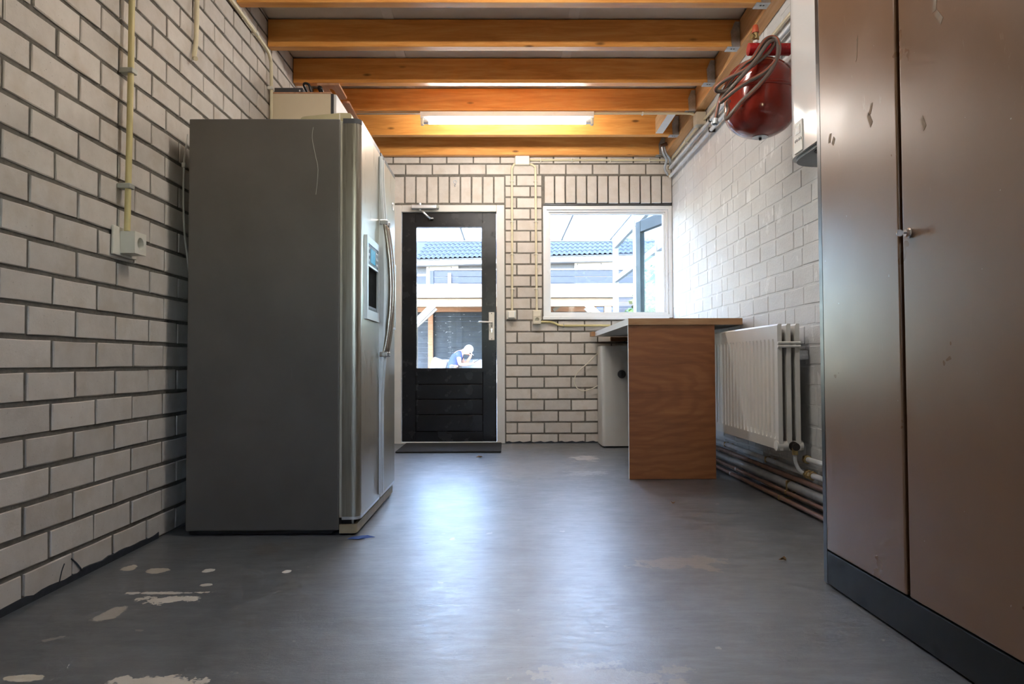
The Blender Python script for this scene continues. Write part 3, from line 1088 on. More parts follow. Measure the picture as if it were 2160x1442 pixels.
MB().tube([(-0.727, YB - 0.04, 2.0055), (-0.727, YB - 0.04, 1.99), (-0.70, YB - 0.075, 1.975), (-0.655, YB - 0.06, 1.935), (-0.640, YB - 0.03, 1.928)], 0.008, 8, 3).rbox(
    -0.655, -0.615, YB - 0.03, YB + 0.011, 1.922, 1.936, 0.003, 1).build('closer_arm', M['alu'], cl, True)

# door mat
tag(MB().rbox(-0.845, -0.035, 5.40, 5.985, 0.0005, 0.014, 0.006, 2).build('door_mat', M['rubber']), 'dark grey rubber mat on the floor before the black door', 'mat')

# tiny hook hanging on the upright bricks
mb = MB()
hx, hz = -0.43, 2.25
mb.tube([(hx + 0.013 * math.cos(a), YB - 0.006, hz + 0.013 * math.sin(a)) for a in [0.3 * k for k in range(-2, 17)]], 0.0028, 6)
mb.tube([(hx - 0.004, YB - 0.006, hz - 0.013), (hx + 0.004, YB - 0.007, hz - 0.02), (hx - 0.004, YB - 0.007, hz - 0.03), (hx + 0.002, YB - 0.006, hz - 0.042)], 0.004, 6, 3)
mb.lathe([(0.003, 0), (0.003, 0.012)], (hx + 0.006, YB + 0.003, hz + 0.009), (0, -1, 0), 6)
tag(mb.build('wall_hook', M['galv'], smooth=True), 'small rusty ring hook on an upright brick over the black door', 'hook')

# ------------------------------------------------------------------ conduits on the rear wall
jb = thing('junction_box', (0.15, YB, 2.387), 'small cream junction box high on the rear wall', 'junction box')
MB().rbox(0.088, 0.213, YB - 0.045, YB - 0.001, 2.387, 2.467, 0.006, 2).build('body', M['ivory'], jb)
MB().rbox(0.092, 0.209, YB - 0.049, YB - 0.0455, 2.391, 2.463, 0.003, 1).build('lid', M['ivory'], jb)


def conduit(name, pts, rad, mat, clips, clip_mat, label, axis_clip, smooth=4):
    root = thing(name, pts[0], label, 'conduit')
    MB().tube(pts, rad, 12, smooth).build('pipe', mat, root, True)
    for cpt in clips:
        axis_clip(cpt, root, rad, clip_mat)
    return root


def clip_back_vertical(p, root, rad, mat):
    MB().rbox(p[0] - rad - 0.009, p[0] + rad + 0.009, p[1] + rad * 0.2, YB - 0.003, p[2] - 0.006, p[2] + 0.006, 0.002, 1).tube(
        [(p[0] + (rad + 0.002) * math.cos(a), p[1] - (rad + 0.002) * math.sin(a), p[2]) for a in [math.pi * k / 8 for k in range(9)]], 0.0035, 6).build('clip', mat, root)


def clip_back_horizontal(p, root, rad, mat):
    MB().rbox(p[0] - 0.006, p[0] + 0.006, p[1] + rad * 0.2, YB - 0.003, p[2] - rad - 0.009, p[2] + rad + 0.009, 0.002, 1).tube(
        [(p[0], p[1] - (rad + 0.002) * math.sin(a), p[2] + (rad + 0.002) * math.cos(a)) for a in [math.pi * k / 8 for k in range(9)]], 0.0035, 6).build('clip', mat, root)


YC = YB - 0.016
conduit('conduit', [(0.088, YC, 2.40), (0.078, YC, 2.395), (0.066, YC, 2.37), (0.061, YC, 2.33), (0.0605, YC, 1.8), (0.058, YC, 1.137)], 0.0095, M['conduit_pale'],
        [(0.061, YC, q) for q in (2.25, 1.90, 1.62, 1.32)], M['ivory'],
        'cream conduit dropping from the junction box to the switch beside the door', clip_back_vertical)
conduit('conduit', [(0.213, YC, 2.40), (0.235, YC, 2.395), (0.258, YC, 2.375), (0.264, YC, 2.33), (0.266, YC, 1.8), (0.270, YC, 1.137)], 0.0095, M['conduit_pale'],
        [(0.265, YC, q) for q in (2.25, 1.90, 1.62, 1.32)], M['ivory'],
        'cream conduit dropping from the junction box to the socket left of the window', clip_back_vertical)
conduit('conduit', [(0.2135, YC, 2.435), (0.8, YC, 2.435), (1.385, YC, 2.433)], 0.0085, M['conduit_pale'],
        [(q, YC, 2.435) for q in (0.31, 0.58, 0.91, 1.25)], M['ivory'],
        'horizontal cream conduit along the rear wall under the last joist', clip_back_horizontal, 2)
conduit('conduit', [(0.307, YC, 1.036), (0.36, YC, 1.036), (0.41, YC, 1.030), (0.46, YC, 1.008), (0.52, YC, 1.004), (0.72, YC, 1.004), (0.90, YC, 1.004)], 0.0095, M['conduit'],
        [(0.50, YC, 1.004)], M['clip_grey'], 'yellowed conduit bending from the socket to under the window', clip_back_horizontal)
# light switch
sw = thing('light_switch', (0.053, YB, 1.06), 'cream rocker switch on the pier beside the door', 'switch')
MB().rbox(0.013, 0.094, YB - 0.022, YB - 0.001, 1.060, 1.136, 0.004, 2).build('box', M['ivory'], sw)
MB().rbox(0.023, 0.084, YB - 0.042, YB - 0.0225, 1.066, 1.128, 0.010, 3).build('rocker_frame', M['white_flat'], sw)
MB().prism([(YB - 0.055, 1.074), (YB - 0.0425, 1.074), (YB - 0.0425, 1.122), (YB - 0.046, 1.122)], 0.031, 0.076, 'YZ').build('rocker', M['ivory'], sw)
# socket with switch, rear wall
so = thing('wall_socket', (0.269, YB, 1.016), 'cream double box with earthed socket below the conduit by the window', 'socket')
MB().rbox(0.234, 0.305, YB - 0.040, YB - 0.001, 1.016, 1.135, 0.004, 2).build('box', M['cream'], so)
MB().rbox(0.238, 0.301, YB - 0.044, YB - 0.0405, 1.084, 1.132, 0.003, 1).build('blank_plate', M['cream'], so)
MB().holed(0.2695, 1.050, 0.063, 0.060, 0.0205, YB - 0.060, YB - 0.0405).build('socket_face', M['cream'], so, True)
mb = MB()
for dx in (-0.0085, 0.0085):
    mb.lathe([(0.0026, 0), (0.0026, 0.001)], (0.2695 + dx, YB - 0.0455, 1.050), (0, -1, 0), 8)
mb.build('pin_hole', M['black'], so)

# ------------------------------------------------------------------ things on the left wall
def clip_left(p, root, rad, mat):
    MB().rbox(XL + 0.003, p[0] + rad + 0.004, p[1] - rad - 0.007, p[1] + rad + 0.007, p[2] - 0.009, p[2] + 0.009, 0.002, 1).build('clip', mat, root)


xc = XL + 0.034
conduit('conduit', [(xc, 2.502, 2.50), (xc, 2.502, 1.74), (xc, 2.494, 1.309), (xc, 2.491, 1.158)], 0.0105, M['conduit'],
        [(xc, 2.502, 1.735), (xc, 2.4945, 1.318)], M['clip_grey'], 'straight yellow conduit running down the left wall to the socket', clip_left, 2)
xc = XL + 0.022
conduit('conduit', [(xc, 3.058, 2.51), (xc, 3.056, 2.2), (xc, 3.05, 2.09), (xc, 3.04, 2.05), (xc + 0.006, 3.022, 2.015), (xc + 0.02, 3.006, 2.002)], 0.010, M['conduit_pale'],
        [], M['ivory'], 'short cut-off conduit with a bent end high on the left wall', clip_left)
conduit('conduit', [(xc, 3.10, 2.493), (xc, 3.55, 2.487), (xc, 3.86, 2.480), (xc, 3.97, 2.473), (xc, 4.02, 2.445), (xc, 4.035, 2.40), (xc, 4.042, 2.20), (xc, 4.045, 1.55)],
        0.0095, M['conduit_pale'], [(xc, 3.25, 2.491), (xc, 3.78, 2.483), (xc, 4.04, 2.28)], M['ivory'],
        'cream conduit along the top of the left wall turning down behind the fridge', clip_left)
# wall socket on the left wall
ls = thing('wall_socket', (XL, 2.52, 1.07), 'cream surface socket on a back plate on the left wall', 'socket')
MB().rbox(XL + 0.003, XL + 0.012, 2.445, 2.60, 1.070, 1.172, 0.002, 1).build('back_plate', M['ivory'], ls)
sb = MB().holed(0, 0, 0.078, 0.078, 0.0215, -0.052, 0.0, 28)
sb.v = [(XL + 0.0125 - y, 2.525 + x, 1.118 + z) for (x, y, z) in sb.v]
sb.build('socket_face', M['ivory'], ls, True)
mb = MB()
for dy in (-0.0095, 0.0095):
    mb.lathe([(0.003, 0), (0.003, 0.0012)], (XL + 0.0255, 2.525 + dy, 1.118), (1, 0, 0), 8)
mb.build('pin_hole', M['black'], ls)
# loose grey cable behind the fridge
tag(MB().tube([(-1.352, 2.985, 1.665), (-1.352, 2.962, 1.585), (-1.352, 2.950, 1.53), (-1.352, 2.948, 1.38), (-1.352, 2.962, 1.24), (-1.352, 3.01, 1.075), (-1.352, 3.05, 0.95)],
              0.0042, 8, 5).rbox(-1.360, -1.344, 2.942, 2.962, 1.512, 1.534, 0.003, 1).build('power_cable', M['white_cable'], smooth=True),
    'grey-white cable hanging between the brick wall and the fridge', 'cable')

# ------------------------------------------------------------------ wall cabinet behind the fridge
wc = thing('wall_cabinet', (-1.18, 4.5, 1.75), 'cream wall cabinet with white front, showing above the fridge', 'cabinet')
MB().box(XL + 0.003, -1.016, 4.072, 4.088, 1.75, 2.262).box(XL + 0.003, -1.016, 4.90, 4.916, 1.75, 2.262).box(
    XL + 0.003, -1.016, 4.0885, 4.8995, 1.75, 1.766).box(XL + 0.003, XL + 0.012, 4.0885, 4.8995, 1.7665, 2.2615).build('carcass', M['beige_panel'], wc)
MB().box(XL + 0.003, -1.012, 4.068, 4.92, 2.2625, 2.270).build('top_board', M['slot_wood'], wc)
MB().box(-1.0155, -1.001, 4.072, 4.916, 1.75, 2.262).build('edge_strip', M['dark_grey'], wc)
MB().rbox(-1.0005, -0.984, 4.075, 4.492, 1.752, 2.260, 0.002, 1).build('door', M['white_flat'], wc)
MB().rbox(-1.0005, -0.984, 4.496, 4.913, 1.752, 2.260, 0.002, 1).build('door', M['white_flat'], wc)
db = thing('network_switch', (-1.27, 4.17, 2.2705), 'flat dark grey box lying on the cream wall cabinet', 'electronics')
MB().rbox(-1.352, -1.185, 4.09, 4.24, 2.2705, 2.305, 0.003, 1).build('body', M['dark_grey'], db)
MB().box(-1.206, -1.198, 4.0888, 4.0898, 2.2815, 2.2915).build('marking', M['white_flat'], db)
tag(MB().tube([(-1.19, 4.30, 2.279), (-1.178, 4.18, 2.30), (-1.19, 4.13, 2.335), (-1.175, 4.12, 2.343), (-1.155, 4.12, 2.330), (-1.145, 4.13, 2.295), (-1.13, 4.16, 2.279), (-1.09, 4.2, 2.279),
               (-1.095, 4.14, 2.30), (-1.10, 4.12, 2.318), (-1.085, 4.11, 2.316), (-1.078, 4.12, 2.295), (-1.085, 4.2, 2.279)], 0.0075, 8, 4).build('black_cable', M['black'], smooth=True),
    'black cable curled up on the cream wall cabinet', 'cable')

# ------------------------------------------------------------------ fridge
FX = -0.585           # door front
FY0, FY1, FYS = 2.833, 3.745, 3.290
fr = thing('fridge_freezer', (-0.93, 3.29, 0), 'tall stainless side-by-side fridge freezer with graphite side against the brick wall', 'fridge')
MB().rbox(-1.279, -0.668, FY0, FY1, 0.020, 1.680, 0.005, 2).build('body', M['graphite'], fr)
MB().box(-1.27, -0.70, FY0 + 0.02, FY1 - 0.02, 0.004, 0.0195).build('base', M['black'], fr)
MB().box(-0.6675, -0.6575, FY0 + 0.006, FYS - 0.008, 0.070, 1.672).box(-0.6675, -0.6575, FYS + 0.008, FY1 - 0.006, 0.070, 1.672).build('gasket', M['gasket'], fr)


def fridge_door(y0, y1, near):
    r1, r2 = (0.042, 0.016) if near else (0.016, 0.042)
    poly = rounded([(-0.657, y0), (FX, y0), (FX, y1), (-0.657, y1)], [0, r1, r2, 0], 6)
    dr = MB().prism(poly, 0.074, 1.662, 'XY').build('door', M['steel'], fr, True)
    MB().prism(poly, 1.6625, 1.682, 'XY').build('top_cap', M['dark_grey'], dr, True)
    MB().prism(poly, 0.062, 0.0735, 'XY').build('bottom_cap', M['silver_trim'], dr, True)
    return dr


MB().tube([(-0.777, FY0 - 0.0001, 1.645), (-0.781, FY0 - 0.0001, 1.60), (-0.768, FY0 - 0.0001, 1.53), (-0.757, FY0 - 0.0001, 1.47), (-0.765, FY0 - 0.0001, 1.37)], 0.0009, 5, 4).build('scratch', M['clip_grey'], fr)
d1 = fridge_door(FY0 + 0.002, FYS - 0.004, True)
d2 = fridge_door(FYS + 0.004, FY1 - 0.002, False)
# full-height edge strips that swell out into the bow handles


def edge_strip(y, par):
    pts = []
    for k in range(41):
        z = 0.085 + (1.65 - 0.085) * k / 40
        q = max(0.0, 1 - ((z - 1.04) / 0.52) ** 2)
        pts.append((FX + 0.002 + 0.022 * q ** 1.3, y, z))
    mb = MB()
    prof = [(-0.008, -0.009), (0.008, -0.009), (0.008, 0.009), (-0.008, 0.009)]
    vs, fs = [], []
    for p in pts:
        for (a, b) in ((-0.0, -0.011), (0.010, -0.008), (0.010, 0.008), (-0.0, 0.011)):
            vs.append((p[0] + a, p[1] + b, p[2]))
    for i in range(40):
        for k in range(4):
            fs.append((i * 4 + k, i * 4 + (k + 1) % 4, i * 4 + 4 + (k + 1) % 4, i * 4 + 4 + k))
    fs += [(3, 2, 1, 0), (160, 161, 162, 163)]
    # web back to the door so that the strip is a fin and not a floating wire
    for i in range(40):
        a, b = pts[i], pts[i + 1]
        o = len(vs)
        vs += [(FX - 0.004, y - 0.006, a[2]), (a[0] + 0.002, y - 0.006, a[2]), (b[0] + 0.002, y - 0.006, b[2]), (FX - 0.004, y - 0.006, b[2]),
               (FX - 0.004, y + 0.006, a[2]), (a[0] + 0.002, y + 0.006, a[2]), (b[0] + 0.002, y + 0.006, b[2]), (FX - 0.004, y + 0.006, b[2])]
        fs += [(o, o + 1, o + 2, o + 3), (o + 4, o + 7, o + 6, o + 5)]
    mb.add(vs, fs)
    mb.build('edge_strip', M['silver_trim'], par, True)
    hp = []
    for k in range(21):
        z = 0.735 + (1.335 - 0.735) * k / 20
        q = 1 - ((z - 1.035) / 0.30) ** 2
        hp.append((FX + 0.024 + 0.030 * q, y, z))
    h = MB().tube([(FX + 0.008, y, 0.725)] + hp + [(FX + 0.008, y, 1.345)], 0.0125, 14).build('handle', M['steel_smooth'], par, True)
    for z in (0.728, 1.342):
        MB().rbox(FX + 0.004, FX + 0.040, y - 0.014, y + 0.014, z - 0.012, z + 0.012, 0.004, 2).build('handle_foot', M['chrome'], h)


edge_strip(FYS - 0.030, d1)
edge_strip(FYS + 0.030, d2)
# dispenser
dp = MB()
dy0, dy1, dz0, dz1 = 2.915, 3.205, 0.872, 1.222


def yz_frame(mb, y0, y1, z0, z1, w, x0, x1, wt=None, wb=None):
    t2 = MB().frame(y0, y1, z0, z1, w, x0, x1, wb)
    mb.add([(p[1], p[0], p[2]) for p in t2.v], t2.f)
    return mb


dsp = yz_frame(dp, dy0, dy1, dz0, dz1, 0.030, FX - 0.001, FX + 0.012, wb=0.04).build('dispenser_frame', M['silver_trim'], d1)
MB().box(FX - 0.0005, FX + 0.002, dy0 + 0.03, dy1 - 0.03, dz0 + 0.04, dz1 - 0.118).build('recess', M['recess'], dsp)
MB().prism([(FX + 0.0025, dz0 + 0.06), (FX + 0.006, dz0 + 0.05), (FX + 0.006, dz0 + 0.041), (FX + 0.0025, dz0 + 0.041)], dy0 + 0.035, dy1 - 0.035, 'XZ').build('drip_tray', M['dark_grey'], dsp)
MB().box(FX - 0.0005, FX + 0.010, dy0 + 0.0305, dy1 - 0.0305, dz1 - 0.117, dz1 - 0.031).build('control_panel', M['black'], dsp)
MB().box(FX + 0.0102, FX + 0.0112, dy0 + 0.085, dy1 - 0.105, dz1 - 0.105, dz1 - 0.045).build('display', M['lcd'], dsp)
for yy in (dy0 + 0.05, dy1 - 0.075, dy1 - 0.05):
    for z in (dz1 - 0.10, dz1 - 0.075, dz1 - 0.05):
        MB().lathe([(0.007, 0), (0.006, 0.002)], (FX + 0.0101, yy, z), (1, 0, 0), 10).build('button', M['silver_trim'], dsp)
MB().box(FX - 0.0005, FX + 0.011, dy0 + 0.031, dy1 - 0.031, dz1 - 0.1255, dz1 - 0.1175).build('lip', M['alu'], dsp)
# home-bar hatch on the far door
ba = yz_frame(MB(), 3.42, 3.69, 0.86, 1.20, 0.012, FX - 0.001, FX + 0.010).build('hatch_frame', M['silver_trim'], d2)
MB().rbox(FX - 0.0005, FX + 0.006, 3.4325, 3.6775, 0.8725, 1.1875, 0.003, 1).build('hatch_panel', M['steel'], ba)
MB().rbox(FX + 0.001, FX + 0.009, 3.50, 3.60, 0.838, 0.856, 0.003, 1).build('hatch_latch', M['black'], ba)
MB().lathe([(0.022, 0), (0.022, 0.003), (0.018, 0.005)], (FX - 0.0005, 3.64, 1.50), (1, 0, 0), 20).build('badge', M['chrome'], d2)
# kick plate and foot under the doors
MB().prism(rounded([(-0.667, FY0 + 0.004), (-0.598, FY0 + 0.004), (-0.598, FY1 - 0.01), (-0.667, FY1 - 0.01), (-0.667, FY1 - 0.03), (-0.612, FY1 - 0.03), (-0.612, FY0 + 0.018), (-0.667, FY0 + 0.018)],
                   [0, 0.02, 0, 0, 0, 0, 0, 0], 4), 0.008, 0.043, 'XY').build('kick_plate', M['kick'], fr)
MB().box(-0.66, -0.625, FY0 + 0.03, FY1 - 0.05, 0.010, 0.058).build('hinge_bar', M['black'], fr)
MB().lathe([(0.006, 0), (0.006, 0.03)], (-0.622, FY0 + 0.04, 0.03), (0, 0, 1), 10).build('hinge_pin', M['alu'], fr)

# flat case lying on the fridge
cs = thing('plastic_case', (-0.76, 3.0, 1.6805), 'flat olive-beige plastic case lying on top of the fridge', 'case')
prof = rounded([(-0.872, 1.6808), (-0.655, 1.6808), (-0.652, 1.752), (-0.70, 1.753), (-0.872, 1.736)], [0, 0, 0.012, 0.01, 0.022], 4)
MB().prism(prof, 2.97, 3.13, 'XZ').build('shell', M['case'], cs)
MB().box(-0.705, -0.700, 2.9685, 2.9697, 1.70, 1.75).build('seam', M['gasket'], cs)

# blue scrap of paper by the fridge foot
mb = MB()
mb.add([(-0.62, 2.775, 0.0015), (-0.575, 2.762, 0.004), (-0.545, 2.79, 0.012), (-0.57, 2.81, 0.006), (-0.61, 2.80, 0.002), (-0.515, 2.797, 0.003)],
       [(0, 1, 3, 4), (1, 2, 3), (1, 5, 2)])
mb.add([(p[0], p[1], p[2] - 0.0012) for p in mb.v[:6]], [(4, 3, 1, 0), (3, 2, 1), (2, 5, 1)])
tag(mb.build('paper_scrap', M['blue_scrap']), 'crumpled blue scrap on the floor by the fridge corner', 'litter')


def dry_leaf(x, y, s, rot, label):
    vs, fs = [], []
    n = 9
    for side in (0, 1):
        for k in range(n):
            a = 2 * math.pi * k / n
            rr = s * (1 + 0.25 * math.sin(3 * a + 1)) * (1.0 if k % 2 else 0.75)
            vs.append((x + rr * math.cos(a + rot), y + 0.6 * rr * math.sin(a + rot), 0.004 + 0.006 * (1 + math.sin(2 * a)) - 0.0012 * side))
        vs.append((x, y, 0.007 - 0.0012 * side))
    for k in range(n):
        fs.append((k, (k + 1) % n, n))
        fs.append((n + 1 + (k + 1) % n, n + 1 + k, 2 * n + 1))
        fs.append((k, n + 1 + k, n + 1 + (k + 1) % n, (k + 1) % n))
    tag(MB().add(vs, fs).build('dry_leaf', M['leaf_dry']), label, 'leaf', 'dry leaves on the floor')


dry_leaf(0.955, 2.434, 0.014, 0.4, 'small dry brown leaf on the floor near the brown cabinet')
dry_leaf(-0.19, 5.12, 0.022, 1.2, 'small dry brown leaf on the floor in front of the door mat')
dry_leaf(0.81, 3.42, 0.012, 2.2, 'tiny dry leaf on the floor in front of the plywood desk')

# ------------------------------------------------------------------ desk
dk = thing('workbench', (1.06, 5.0, 0), 'plywood worktop on a reddish brown panel leg under the window', 'desk')
TZ0, TZ1 = 0.907, 0.945
top = MB().prism([(0.722, 4.115), (1.395, 4.115), (1.43, 4.30), (1.43, YB - 0.05), (0.752, YB - 0.05), (0.752, 5.86)], TZ0, TZ1, 'XY')
top_mi = []
for q in top.f:
    vv = [top.v[i] for i in q]
    zs = [p[2] for p in vv]
    if max(zs) - min(zs) < 1e-6:
        top_mi.append(1)
    elif all(p[1] < 4.31 for p in vv) and not all(p[0] < 0.76 for p in vv):
        top_mi.append(0)
    else:
        top_mi.append(1)
top.mi = top_mi
tp = top.build('tabletop', [M['plywood_edge'], M['heater']], dk)
MB().box(0.7195, 0.7515, 5.865, YB - 0.055, TZ0 + 0.001, TZ1 - 0.001).build('edge_block', M['plywood_edge'], dk)
mb = MB().rbox(0.724, 1.236, 4.135, 4.153, 0.001, TZ0 - 0.0005, 0.0015, 1)
mb.mi = [1 if all(mb.v[i][0] < 0.7262 for i in q) else 0 for q in mb.f]
mb.build('leg_panel', [M['plywood'], M['white_flat']], dk)
MB().box(1.20, 1.232, 4.1535, 4.19, 0.02, TZ0 - 0.001).box(0.735, 1.20, 4.1535, 4.18, 0.86, TZ0 - 0.001).build('leg_batten', M['plywood_edge'], dk)
MB().box(0.90, 1.42, YB - 0.045, YB - 0.005, 0.87, TZ1 - 0.04).build('wall_batten', M['plywood_edge'], dk)

# ------------------------------------------------------------------ white heater under the desk
ht = thing('water_heater', (1.0, 5.83, 0), 'slim white enamel water heater with black knob under the worktop', 'water heater')
poly = rounded([(0.781, 5.69), (1.21, 5.69), (1.21, 5.97), (0.781, 5.97)], [0.03, 0.03, 0.01, 0.01], 5)
MB().prism(poly, 0.012, 0.822, 'XY').build('casing', M['heater'], ht, True)
MB().box(0.80, 1.19, 5.71, 5.95, 0.0, 0.0115).build('foot', M['black'], ht)
kn = MB().lathe([(0.033, 0), (0.033, 0.012), (0.028, 0.016)], (0.940, 5.6905, 0.592), (0, -1, 0), 24).build('thermostat_knob', M['dark_grey'], ht, True)
MB().box(-0.0025 + 0.940, 0.9425, 5.671, 5.674, 0.575, 0.61).build('pointer', M['black'], kn)
tag(MB().tube([(0.795, 5.985, 0.775), (0.70, 6.0, 0.68), (0.625, 6.0, 0.615), (0.59, 6.0, 0.555), (0.595, 6.0, 0.490), (0.65, 6.0, 0.447), (0.735, 6.0, 0.463), (0.805, 5.985, 0.505)],
              0.0045, 8, 5).build('heater_cable', M['cream'], smooth=True), 'cream cable looping off the left side of the white water heater', 'cable')

# ------------------------------------------------------------------ radiator
RX0, RY0, RY1, RZ0, RZ1 = 1.278, 3.29, 4.75, 0.272, 0.866
rd = thing('radiator', (1.33, 4.0, RZ0), 'cream three-panel radiator hanging on the whitewashed wall', 'radiator')


def rad_panel(x0, th, front):
    pitch = 0.053
    n = int((RY1 - RY0 - 0.06) / pitch)
    prof = [(RY0, 0.0), (RY0 + 0.026, 0.0)]
    for k in range(n):
        a = RY0 + 0.026 + k * pitch
        prof += [(a + 0.012, 0.0), (a + 0.020, 0.012), (a + 0.029, 0.012), (a + 0.037, 0.0)]
    prof += [(RY1, 0.0)]
    zr = [(RZ0, 0), (RZ0 + 0.05, 0), (RZ0 + 0.075, 1), (RZ1 - 0.095, 1), (RZ1 - 0.07, 0), (RZ1 - 0.008, 0), (RZ1, 0)]
    vs, fs = [], []
    for j, (z, kf) in enumerate(zr):
        ins = 0.007 if j in (0, len(zr) - 1) else 0.0
        for (y, dpt) in prof:
            vs.append((x0 + dpt * kf + ins, y, z))
    m = len(prof)
    for j in range(len(zr) - 1):
        for k in range(m - 1):
            fs.append((j * m + k, j * m + k + 1, (j + 1) * m + k + 1, (j + 1) * m + k))
    mb = MB().add(vs, fs)
    x1 = x0 + th
    # flat rear sheet and closing edges
    o = [(x1, RY0, RZ0), (x1, RY1, RZ0), (x1, RY1, RZ1), (x1, RY0, RZ1)]
    mb.add(o, [(0, 1, 2, 3)])
    near = [vs[j * m] for j in range(len(zr))]
    far = [vs[j * m + m - 1] for j in range(len(zr))]
    mb.add(near + [o[3], o[0]], [tuple(range(len(near) + 2))])
    mb.add(far + [o[2], o[1]], [tuple(range(len(far) + 2))])
    mb.add([vs[(len(zr) - 1) * m], vs[-1], o[2], o[3]], [(0, 1, 2, 3)])
    mb.add([vs[0], vs[m - 1], o[1], o[0]], [(0, 1, 2, 3)])
    return mb.build('panel', M['rad'], rd)


for x in (RX0, RX0 + 0.042, RX0 + 0.084):
    rad_panel(x, 0.021, True)
MB().tube([(RX0 - 0.006, RY0 + 0.022, RZ0 + 0.02), (RX0 + 0.118, RY0 + 0.022, RZ0 + 0.02)], 0.024, 16).build('header_pipe', M['rad'], rd, True)
MB().tube([(RX0 + 0.0, RY0 - 0.006, RZ1 - 0.090), (RX0 + 0.105, RY0 - 0.006, RZ1 - 0.090)], 0.007, 10).tube(
    [(RX0 + 0.0, RY0 - 0.006, RZ1 - 0.106), (RX0 + 0.105, RY0 - 0.006, RZ1 - 0.106)], 0.007, 10).build('end_strap', M['rad'], rd, True)
MB().box(RX0 + 0.1055, XR - 0.004, RY0 + 0.04, RY0 + 0.055, RZ1 - 0.16, RZ1 - 0.125).rbox(
    RX0 + 0.105, XR - 0.004, RY0 + 0.03, RY0 + 0.065, RZ1 - 0.17, RZ1 - 0.145, 0.004, 1).build('bracket', M['galv'], rd)
vx = RX0 + 0.068
MB().lathe([(0.022, -0.004), (0.022, 0.006), (0.014, 0.008), (0.014, 0.026), (0.018, 0.028), (0.018, 0.034)], (vx, RY0 - 0.001, RZ0 + 0.02), (0, -1, 0), 16).build('valve', M['carcass'], rd, True)
mb = MB().tube([(vx, RY0 - 0.018, RZ0 + 0.014), (vx, RY0 - 0.018, RZ0 - 0.018)], 0.014, 10)
mb.build('valve_nut', M['brass'], rd)
MB().tube([(vx, RY0 - 0.018, RZ0 - 0.019), (vx + 0.001, RY0 - 0.018, RZ0 - 0.05), (vx + 0.015, RY0 - 0.025, RZ0 - 0.085), (vx + 0.03, RY0 - 0.035, RZ0 - 0.10)], 0.0085, 10, 4).build('supply_pipe', M['pipe_white'], rd, True)


def wall_pipe(name, x, z, rad, y0, y1, mat, label, extras=(), dz=0.0):
    root = thing(name, (x, y0, z), label, 'pipe', 'pipes along the foot of the white wall')
    MB().tube([(x, y0, z), (x, y1, z + dz)], rad, 14).build('run', mat, root, True)
    for (y, kind) in extras:
        zz_ = z + dz * (y - y0) / (y1 - y0)
        if kind == 'nut':
            MB().lathe([(rad * 1.35, 0), (rad * 1.6, 0.004), (rad * 1.6, 0.026), (rad * 1.35, 0.03)], (x, y, zz_), (0, 1, 0), 8).build('coupling', M['brass'], root)
        else:
            MB().rbox(x - rad * 1.1, x + rad * 1.1, y - 0.008, y + 0.008, zz_ - rad * 1.1, zz_ + rad * 1.1, 0.003, 1).box(
                x + rad * 1.11, XR - 0.004, y - 0.003, y + 0.003, zz_ - 0.004, zz_ + 0.004).build('pipe_clip', M['galv'] if kind == 'clip' else M['brass'], root)
    return root


PY0, PY1 = 2.25, YB - 0.06
wall_pipe('heating_pipe', 1.405, 0.232, 0.013, PY0, 3.30, M['pipe_white'], 'short white pipe entering behind the radiator, topmost of the low pipes', [(3.265, 'nut')])
wall_pipe('heating_pipe', 1.395, 0.168, 0.0135, PY0, PY1, M['pipe_dull'], 'dull white pipe under the radiator with a brass tee, second from top', [(3.19, 'nut'), (3.23, 'nut'), (3.75, 'dark'), (4.45, 'dark')])
wall_pipe('heating_pipe', 1.385, 0.128, 0.0125, PY0, PY1, M['copper'], 'brown copper pipe between the white pipe and the thick grey pipe', [(4.9, 'dark')])
wall_pipe('heating_pipe', 1.385, 0.087, 0.022, PY0, PY1, M['pipe_grey'], 'thick grey pipe along the foot of the white wall', [(3.42, 'dark')])
wall_pipe('heating_pipe', 1.378, 0.048, 0.0105, PY0, PY1, M['copper'], 'thin copper pipe below the thick grey pipe', [(3.45, 'dark'), (4.2, 'clip')])
wall_pipe('heating_pipe', 1.345, 0.022, 0.0105, PY0, PY1, M['copper'], 'lowest thin copper pipe, lying just above the floor', [(3.45, 'dark'), (4.2, 'clip')])

# ------------------------------------------------------------------ pipes at the top of the white wall
def top_pipe(x, z, rad, y0, y1, mat, label, clips):
    root = thing('ceiling_pipe', (x, y0, z), label, 'pipe', 'pipes along the top of the white wall')
    MB().tube([(x, y0, z), (x, y1, z)], rad, 14).build('run', mat, root, True)
    for y in clips:
        MB().rbox(x - rad * 1.25, XR - 0.004, y - 0.006, y + 0.006, z - rad * 1.25, z + rad * 1.25, 0.003, 1).build('pipe_clip', M['carcass'], root)


top_pipe(1.412, 2.275, 0.0135, 2.9, 5.945, M['pipe_white'], 'lower of the two white pipes high on the white wall', [4.75])
top_pipe(1.412, 2.345, 0.0135, 2.9, 5.945, M['pipe_white'], 'upper of the two white pipes high on the white wall', [4.75])
root = thing('ceiling_conduit', (1.425, 4.4, 2.41), 'cream conduit between the wall beam and the white pipes', 'conduit')
MB().tube([(1.425, 3.0, 2.418), (1.425, 4.955, 2.418)], 0.009, 12).build('pipe', M['conduit_pale'], root, True)
MB().tube([(1.425, 5.046, 2.418), (1.425, 5.985, 2.420)], 0.009, 12).build('pipe', M['conduit_pale'], root, True)
for y in (4.55, 5.45):
    MB().rbox(1.41, XR - 0.004, y - 0.006, y + 0.006, 2.405, 2.431, 0.002, 1).build('clip', M['ivory'], root)
bx = thing('lamp_junction_box', (1.40, 5.0, 2.40), 'cream cube junction box under the wall beam near the tube lamp', 'junction box')
